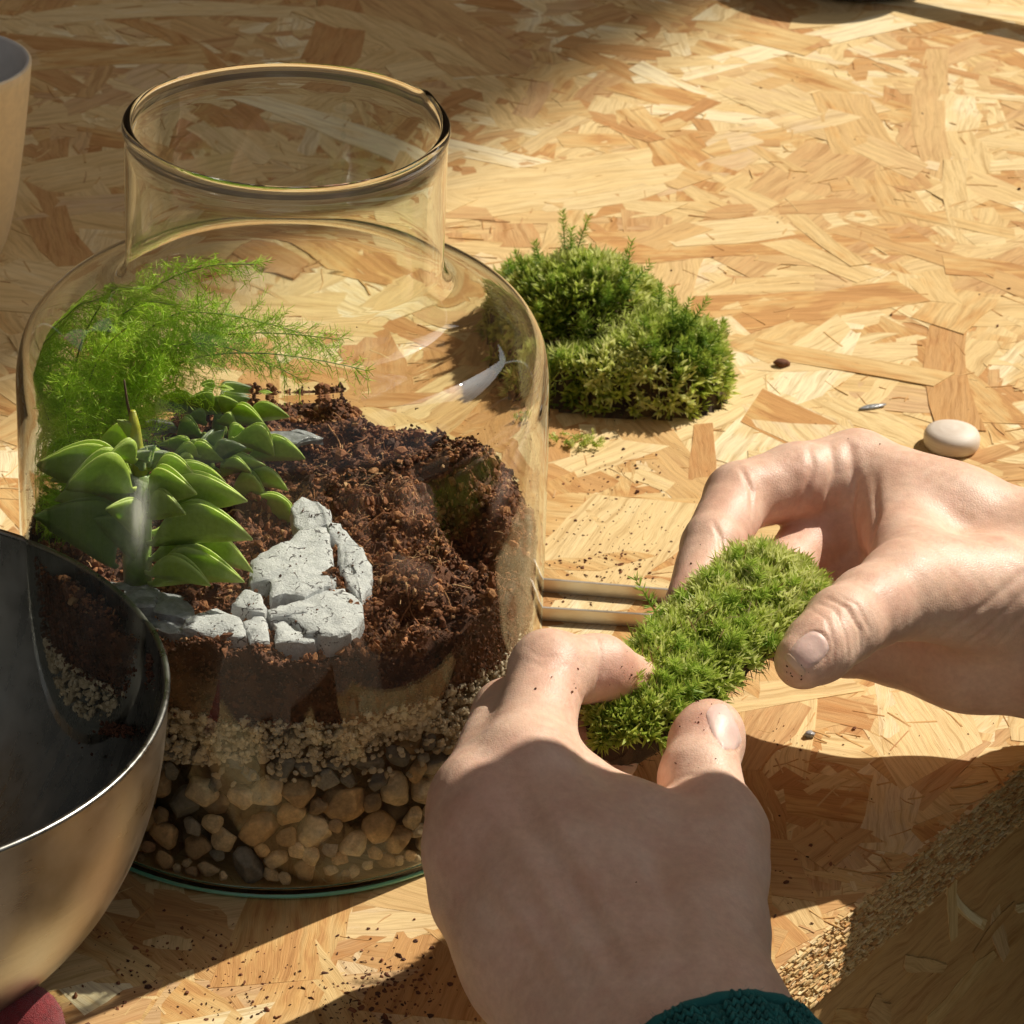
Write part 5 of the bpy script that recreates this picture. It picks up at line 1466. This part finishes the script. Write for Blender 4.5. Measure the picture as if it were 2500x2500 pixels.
# specks of soil on the skin
pts = []
for px, py in [(1041, 1277), (1083, 1290), (1086, 1298), (1079, 1305), (1042, 1358), (1300, 1441), (1318, 1449), (1090, 1262), (1200, 1665), (1660, 838), (1600, 828), (1350, 1432), (1275, 1440), (1010, 1300)] + [(1500 + RNG.normal(0, 14), 1262 + RNG.normal(0, 14)) for _ in range(16)] + [(1335 + RNG.normal(0, 25), 1350 + RNG.normal(0, 18)) for _ in range(16)] + [(1180 + RNG.normal(0, 16), 1275 + RNG.normal(0, 16)) for _ in range(10)] + [(1300 + RNG.normal(0, 22), 1070 + RNG.normal(0, 25)) for _ in range(10)]:
    for h_ in (lh, rh):
        p, nn_ = h_.hit(px, py)
        if p is not None: pts.append(p + nn_*0.1); break
v, f, r = scatter(np.array(pts), RNG.uniform(0.12, 0.42, len(pts)), ICO1, 0.35, (0.3, 1.2))
obj('soil_specks', mesh('soil_specks', v, f, [M['soil']], rnd=r*0.3), person, kind='stuff')
# ================================================================== steel bowl
def steel(name, col, rough, aniso=0.0, scratch=0.3):
    t = NT(name); oc = t.objc()
    sp = t.n('SeparateXYZ'); t.l(oc, sp.inputs[0])
    ang = t.math('ARCTAN2', sp.outputs[1], sp.outputs[0])
    br = t.noise(t.vec(t.math('MULTIPLY', ang, 3.0 if col[0] > 0.4 else 26.0), t.math('MULTIPLY', sp.outputs[2], 2600.0 if col[0] > 0.4 else 18.0), 0.0), 1.0, 4, 0.6)
    bl = t.noise(oc, 70, 4, 0.6)
    r_ = t.math('ADD', rough, t.math('MULTIPLY', t.math('SUBTRACT', t.math('ADD', br, bl), 1.0), scratch), clamp=True)
    c = t.mix(1.0, col, t.ramp(bl, [(0.3, (0.82, 0.80, 0.77)), (0.7, (1.05, 1.05, 1.05))]), 'MULTIPLY')
    return t.done(t.bsdf(c, r_, t.bump(br, 0.08, 0.0004), Metallic=1.0))
M['steel_out'] = steel('brushed_steel', (0.46, 0.42, 0.36), 0.34)
M['steel_in'] = steel('polished_steel', (0.27, 0.27, 0.255), 0.30, 0, 0.45)
bz = 98.0
rimc = P(-401, 1295, bz); RB = 108.0
bowl = thing('steel_bowl', (rimc[0], rimc[1], 0), 'brushed stainless steel mixing bowl standing in front of the jar', 'bowl')
zz = np.linspace(0, 1, 26)
def bowl_r(u): return 46 + (RB-46)*(1 - (1-u)**2.3)**(1/1.75)
pr_out = [(0.01, 0.5), (40, 0.5)] + [(bowl_r(u), 1.5 + u*(bz-1.5)) for u in zz]
pr_in = [(bowl_r(u) - 1.0, 2.6 + u*(bz-2.6)) for u in zz][::-1] + [(40, 2.4), (0.01, 2.4)]
v, f = lathe(pr_out, 128); obj('outside', mesh('outside', v, f, [M['steel_out']], True), bowl, loc=(0, 0, 0))
v, f = lathe(pr_in, 128); obj('inside', mesh('inside', v, f, [M['steel_in']], True), bowl, loc=(0, 0, 0))
a = np.linspace(0, 2*np.pi, 10, endpoint=False)
v, f = lathe(np.stack([RB - 0.5 + 1.1*np.cos(a), bz + 0.9*np.sin(a)], 1)[::-1], 160, True)
obj('rim', mesh('rim', v, f, [M['steel_in']], True), bowl, loc=(0, 0, 0))
for o in bowl.children: o.rotation_euler = (math.radians(-1.5), math.radians(1.0), 0)
# damp soil sticking inside the bowl
pts = []
for (px, py), k, sx, sy in [((232, 1268), 60, 9, 4), ((222, 1380), 130, 16, 5), ((205, 1372), 60, 8, 6), ((280, 1270), 60, 4, 14), ((236, 1300), 14, 2, 18), ((115, 1150), 10, 6, 3), ((160, 1450), 8, 60, 40)]:
    for _ in range(k):
        x_, y_ = px + RNG.normal(0, sx), py + RNG.normal(0, sy)
        # where the sight line meets the inner wall
        d = nrm(ray(x_, y_)); best = None
        for t_ in np.arange(700, 1150, 0.8):
            q = CAM + d*t_; z_ = q[2]
            if z_ > bz-2 or z_ < 4: continue
            rr_ = math.hypot(q[0]-rimc[0], q[1]-rimc[1])
            if best is None and rr_ < bowl_r((z_-2.6)/(bz-2.6)) - 2: best = False
            if best is False and rr_ >= bowl_r((z_-2.6)/(bz-2.6)) - 1.4: best = q; break
        if best is not None and best is not False: pts.append(best)
if pts:
    v, f, r = scatter(np.array(pts), np.exp(RNG.normal(-0.6, 0.4, len(pts))), ICO1, 0.3, (0.4, 1))
    o = obj('stuck_soil', mesh('stuck_soil', v - np.array([rimc[0], rimc[1], 0]), f, [M['soil']], rnd=r*0.2), bowl, kind='stuff', loc=(0, 0, 0))

# ================================================================== stoneware cup at the upper left
M['cup_out'] = simple('cup_outside_bounce_tint', (0.80, 0.66, 0.43), 0.45, 260, 0.08, 0.12, 1800)  # white cup: warm bounce light put into the outside colour
M['cup_in'] = simple('cup_inside_shade_tint', (0.62, 0.61, 0.59), 0.4, 200, 0.06)  # grey is shade put into the white inside
cz = 92.0; cc = P(-104, 116, cz)
cup = thing('cup', (cc[0], cc[1], 0), 'white tapered cup with bounce light and inner shade put into its colours standing at the far left of the table', 'cup')
def cup_r(u): return 17 + 19.5*u**0.5
zz = np.linspace(0, 1, 22)
v, f = lathe([(0.01, 0.3), (16, 0.3)] + [(cup_r(u), 0.8 + u*(cz-0.8)) for u in zz] + [(36.2, cz+0.6), (35.4, cz+0.9)], 96)
obj('outside', mesh('outside', v, f, [M['cup_out']], True), cup, loc=(0, 0, 0))
v, f = lathe(([(0.01, 5)] + [(cup_r(u)-2.6, 5 + u*(cz-5)) for u in zz] + [(34.5, cz+0.8), (35.4, cz+0.9)])[::-1], 96)
obj('inside', mesh('inside', v, f, [M['cup_in']], True), cup, loc=(0, 0, 0))

# ================================================================== tweezers lying behind the hand
M['tweezer'] = steel('tweezer_steel', (0.70, 0.66, 0.60), 0.42)
A0, A1 = P(1036, 1117, 0), P(1262, 1136, 0); B0, B1 = P(1036, 1171, 0), P(1262, 1186, 0)
tw = thing('tweezers', (A0+B0)/2, 'long steel tweezers lying on their side between the jar and the hands', 'tweezers')
for p0, p1 in ((A0, A1), (B0, B1)):
    d = nrm(p1-p0); s_ = np.array([-d[1], d[0], 0]); p0 = p0 - d*18
    L = np.linalg.norm(p1-p0) + 35
    st = np.linspace(0, 1, 12); V = []
    for u in st:
        c = p0 + d*L*u
        hgt = 5.6 - 1.5*max(0, u-0.75)/0.25
        for sx, z_ in ((-0.55, 0.05), (0.55, 0.05), (0.55, hgt), (-0.55, hgt)):
            V.append(c + s_*sx + np.array([0, 0, z_]))
    Fc = [(i*4+j, i*4+(j+1) % 4, (i+1)*4+(j+1) % 4, (i+1)*4+j) for i in range(11) for j in range(4)] + [(3, 2, 1, 0), (44, 45, 46, 47)]
    o = obj('arm', mesh('arm', V, Fc, [M['tweezer']]), tw)
    md = o.modifiers.new('bevel', 'BEVEL'); md.width = 0.2*MM; md.segments = 2; md.limit_method = 'ANGLE'

# ================================================================== small things on the table
t = NT('pale_wood'); oc = t.objc(); sp = t.n('SeparateXYZ'); t.l(oc, sp.inputs[0])
gr = t.noise(t.vec(t.math('MULTIPLY', sp.outputs[0], 120.0), t.math('MULTIPLY', sp.outputs[1], 120.0), t.math('MULTIPLY', sp.outputs[2], 1500.0)), 1.0, 3)
M['pale_wood'] = t.done(t.bsdf(t.ramp(gr, [(0.3, (0.68, 0.58, 0.48)), (0.7, (0.77, 0.69, 0.60))]), 0.55, t.bump(gr, 0.2, 0.0003)))
kc = P(1794, 842, 0)
v, f = lathe([(0.01, 0.1), (8.2, 0.1), (9.5, 0.8), (9.9, 2.2), (9.9, 5.5), (9.2, 7.4), (7.2, 8.7), (4, 9.6), (0.01, 10)], 48)
ob = obj('wooden_knob', mesh('wooden_knob', v*np.array([1.14, 1.14, 0.9]), f, [M['pale_wood']], True), loc=(kc[0], kc[1], 0.02), label='small pale rounded wooden knob on the table above the right hand', cat='knob')
ob.rotation_euler = (0, 0.0, 0.4)

M['red_felt'] = simple('red_felt', (0.24, 0.012, 0.016), 0.95, 500, 0.4, 0.9, 2500, Sheen_Weight=0.3, Sheen_Roughness=0.5)
rc_ = P(38, 1945, 14)
bv, bf = ICO3
v = bv*np.array([12.5, 12.5, 13.5])*(1 + 0.05*vnoise(bv, 71, 8, 1.6)[:, None]); v[:, 2] = np.maximum(v[:, 2], -13.9)
ro = obj('felt_ball', mesh('felt_ball', v, bf, [M['red_felt']], True), loc=rc_, label='dark red fuzzy felt ball at the lower left edge below the steel bowl', cat='felt ball')
n = 5000
nn_ = nrm(RNG.normal(size=(n, 3))); p = nn_*np.array([12.4, 12.4, 13.4]); dd = nrm(nn_ + RNG.normal(0, 0.6, (n, 3)))
fz = obj('fuzz', blades_mesh('fuzz', [strips(p, dd, nrm(np.cross(dd, RNG.normal(size=(n, 3)))), RNG.uniform(0.6, 2.0, n), np.full(n, 0.08), RNG.normal(0, 0.3, (n, 3)))], M['red_felt'], [RNG.random(5*n)]), ro, kind='stuff')
fz.location = (0, 0, 0)

# crumbs of soil spilt on the table
pts, rad = [], []
def spill(px, py, sx, sy, n, r):
    for _ in range(n):
        q = P(px + RNG.normal(0, sx), py + RNG.normal(0, sy), 0.25)
        if math.hypot(q[0], q[1]) < 87 or not on_table(q): continue
        pts.append(q); rad.append(math.exp(RNG.normal(math.log(r), 0.45)))
spill(1150, 1010, 75, 65, 170, 0.42); spill(1180, 1070, 60, 18, 70, 0.5); spill(1130, 900, 60, 60, 40, 0.35)
spill(400, 1850, 170, 60, 260, 0.40); spill(740, 1860, 60, 40, 170, 0.6); spill(640, 1900, 120, 40, 160, 0.45); spill(300, 1780, 120, 30, 80, 0.35)
spill(1500, 1400, 120, 20, 40, 0.35); spill(1480, 1640, 80, 60, 50, 0.4); spill(1100, 1130, 60, 20, 30, 0.45); spill(1500, 500, 300, 260, 90, 0.3); spill(1150, 880, 50, 20, 30, 0.4)
v, f, r = scatter(np.array(pts), np.array(rad)*0.82, ICO1, 0.4, (0.2, 1.5))
v[:, 2] = np.maximum(v[:, 2]*0.75, -0.1)
obj('spilt_soil', mesh('spilt_soil', v, f, [M['soil']], rnd=r*0.6), kind='stuff', label='dark soil crumbs spilt over the table around the jar', cat='soil crumbs')
n = len(pts)//2
def lump(px, py, r, mt, lb, ct, sq=(1, 0.7, 0.5), rz=0.0):
    v = ICO2[0]*r*np.array(sq)*(1 + 0.22*vnoise(ICO2[0], int(px), 8, 2.5)[:, None])
    q = P(px, py, 0); o = obj(ct.replace(' ', '_'), mesh(ct.replace(' ', '_'), v, ICO2[1], [M[mt]], True, rnd=np.full(len(v), 0.3)), loc=(q[0], q[1], r*sq[2]*0.8), label=lb, cat=ct)
    o.rotation_euler = (0, 0, rz)
lump(1474, 690, 3.2, 'soil', 'single dark soil clod on the bare table right of the moss clump', 'soil clod')
lump(1646, 769, 5.6, 'slate', 'flat grey stone splinter on the table above the bent index finger', 'stone splinter', (1, 0.28, 0.12), 0.45)
lump(1527, 1389, 2.0, 'slate', 'tiny pale grey stone chip on the sunlit table under the moss', 'stone chip', (1, 0.8, 0.6))

# the pan whose shadow falls on the far end of the table
sc_c = P(1520, -22, 0); sh = 36.0
pos = sc_c + SUNV/SUNV[2]*sh
pan = thing('small_pan', (pos[0], pos[1], 0), 'small steel pan with a flat wooden handle past the far end of the picture', 'pan')
zz = np.linspace(0, 1, 14)
v, f = lathe([(0.01, 0.4), (40, 0.4)] + [(41 + 13.0*math.sqrt(u), 0.8 + u*(sh-0.8)) for u in zz] + [(40 + 13.0*math.sqrt(u), 1.8 + u*(sh-1.8)) for u in zz[::-1]] + [(0.01, 1.6)], 96)
obj('body', mesh('body', v, f, [M['steel_out']], True), pan, loc=(0, 0, 0))
h0 = P(1690, 12, 0) - sc_c; h1 = P(1932, 66, 0) - sc_c; h1 = h0 + (h1-h0)*1.9
hd_ = nrm(h1-h0); hs_ = np.array([-hd_[1], hd_[0], 0]); V = []
for u in np.linspace(0, 1, 10):
    c = h0 + (h1-h0)*u
    w_ = 8.0 + 2.2*math.sin(u*3)
    for sx, z_ in ((-w_, 0), (-w_*0.8, -4), (w_*0.8, -4), (w_, 0), (w_*0.8, 4), (-w_*0.8, 4)): V.append((c[0]+hs_[0]*sx, c[1]+hs_[1]*sx, sh - 3 + z_))
Fc = [(i*6+j, i*6+(j+1) % 6, (i+1)*6+(j+1) % 6, (i+1)*6+j) for i in range(9) for j in range(6)] + [tuple(range(6))[::-1], tuple(range(54, 60))]
obj('handle', mesh('handle', V, Fc, [M['pale_wood']], True), pan, loc=(0, 0, 0))

# the sun's light reaches everything inside and behind the jar through its glass
for o in bpy.data.objects:
    if o.type == 'MESH' and o is not glass_wall: o.cycles.is_caustics_receiver = True
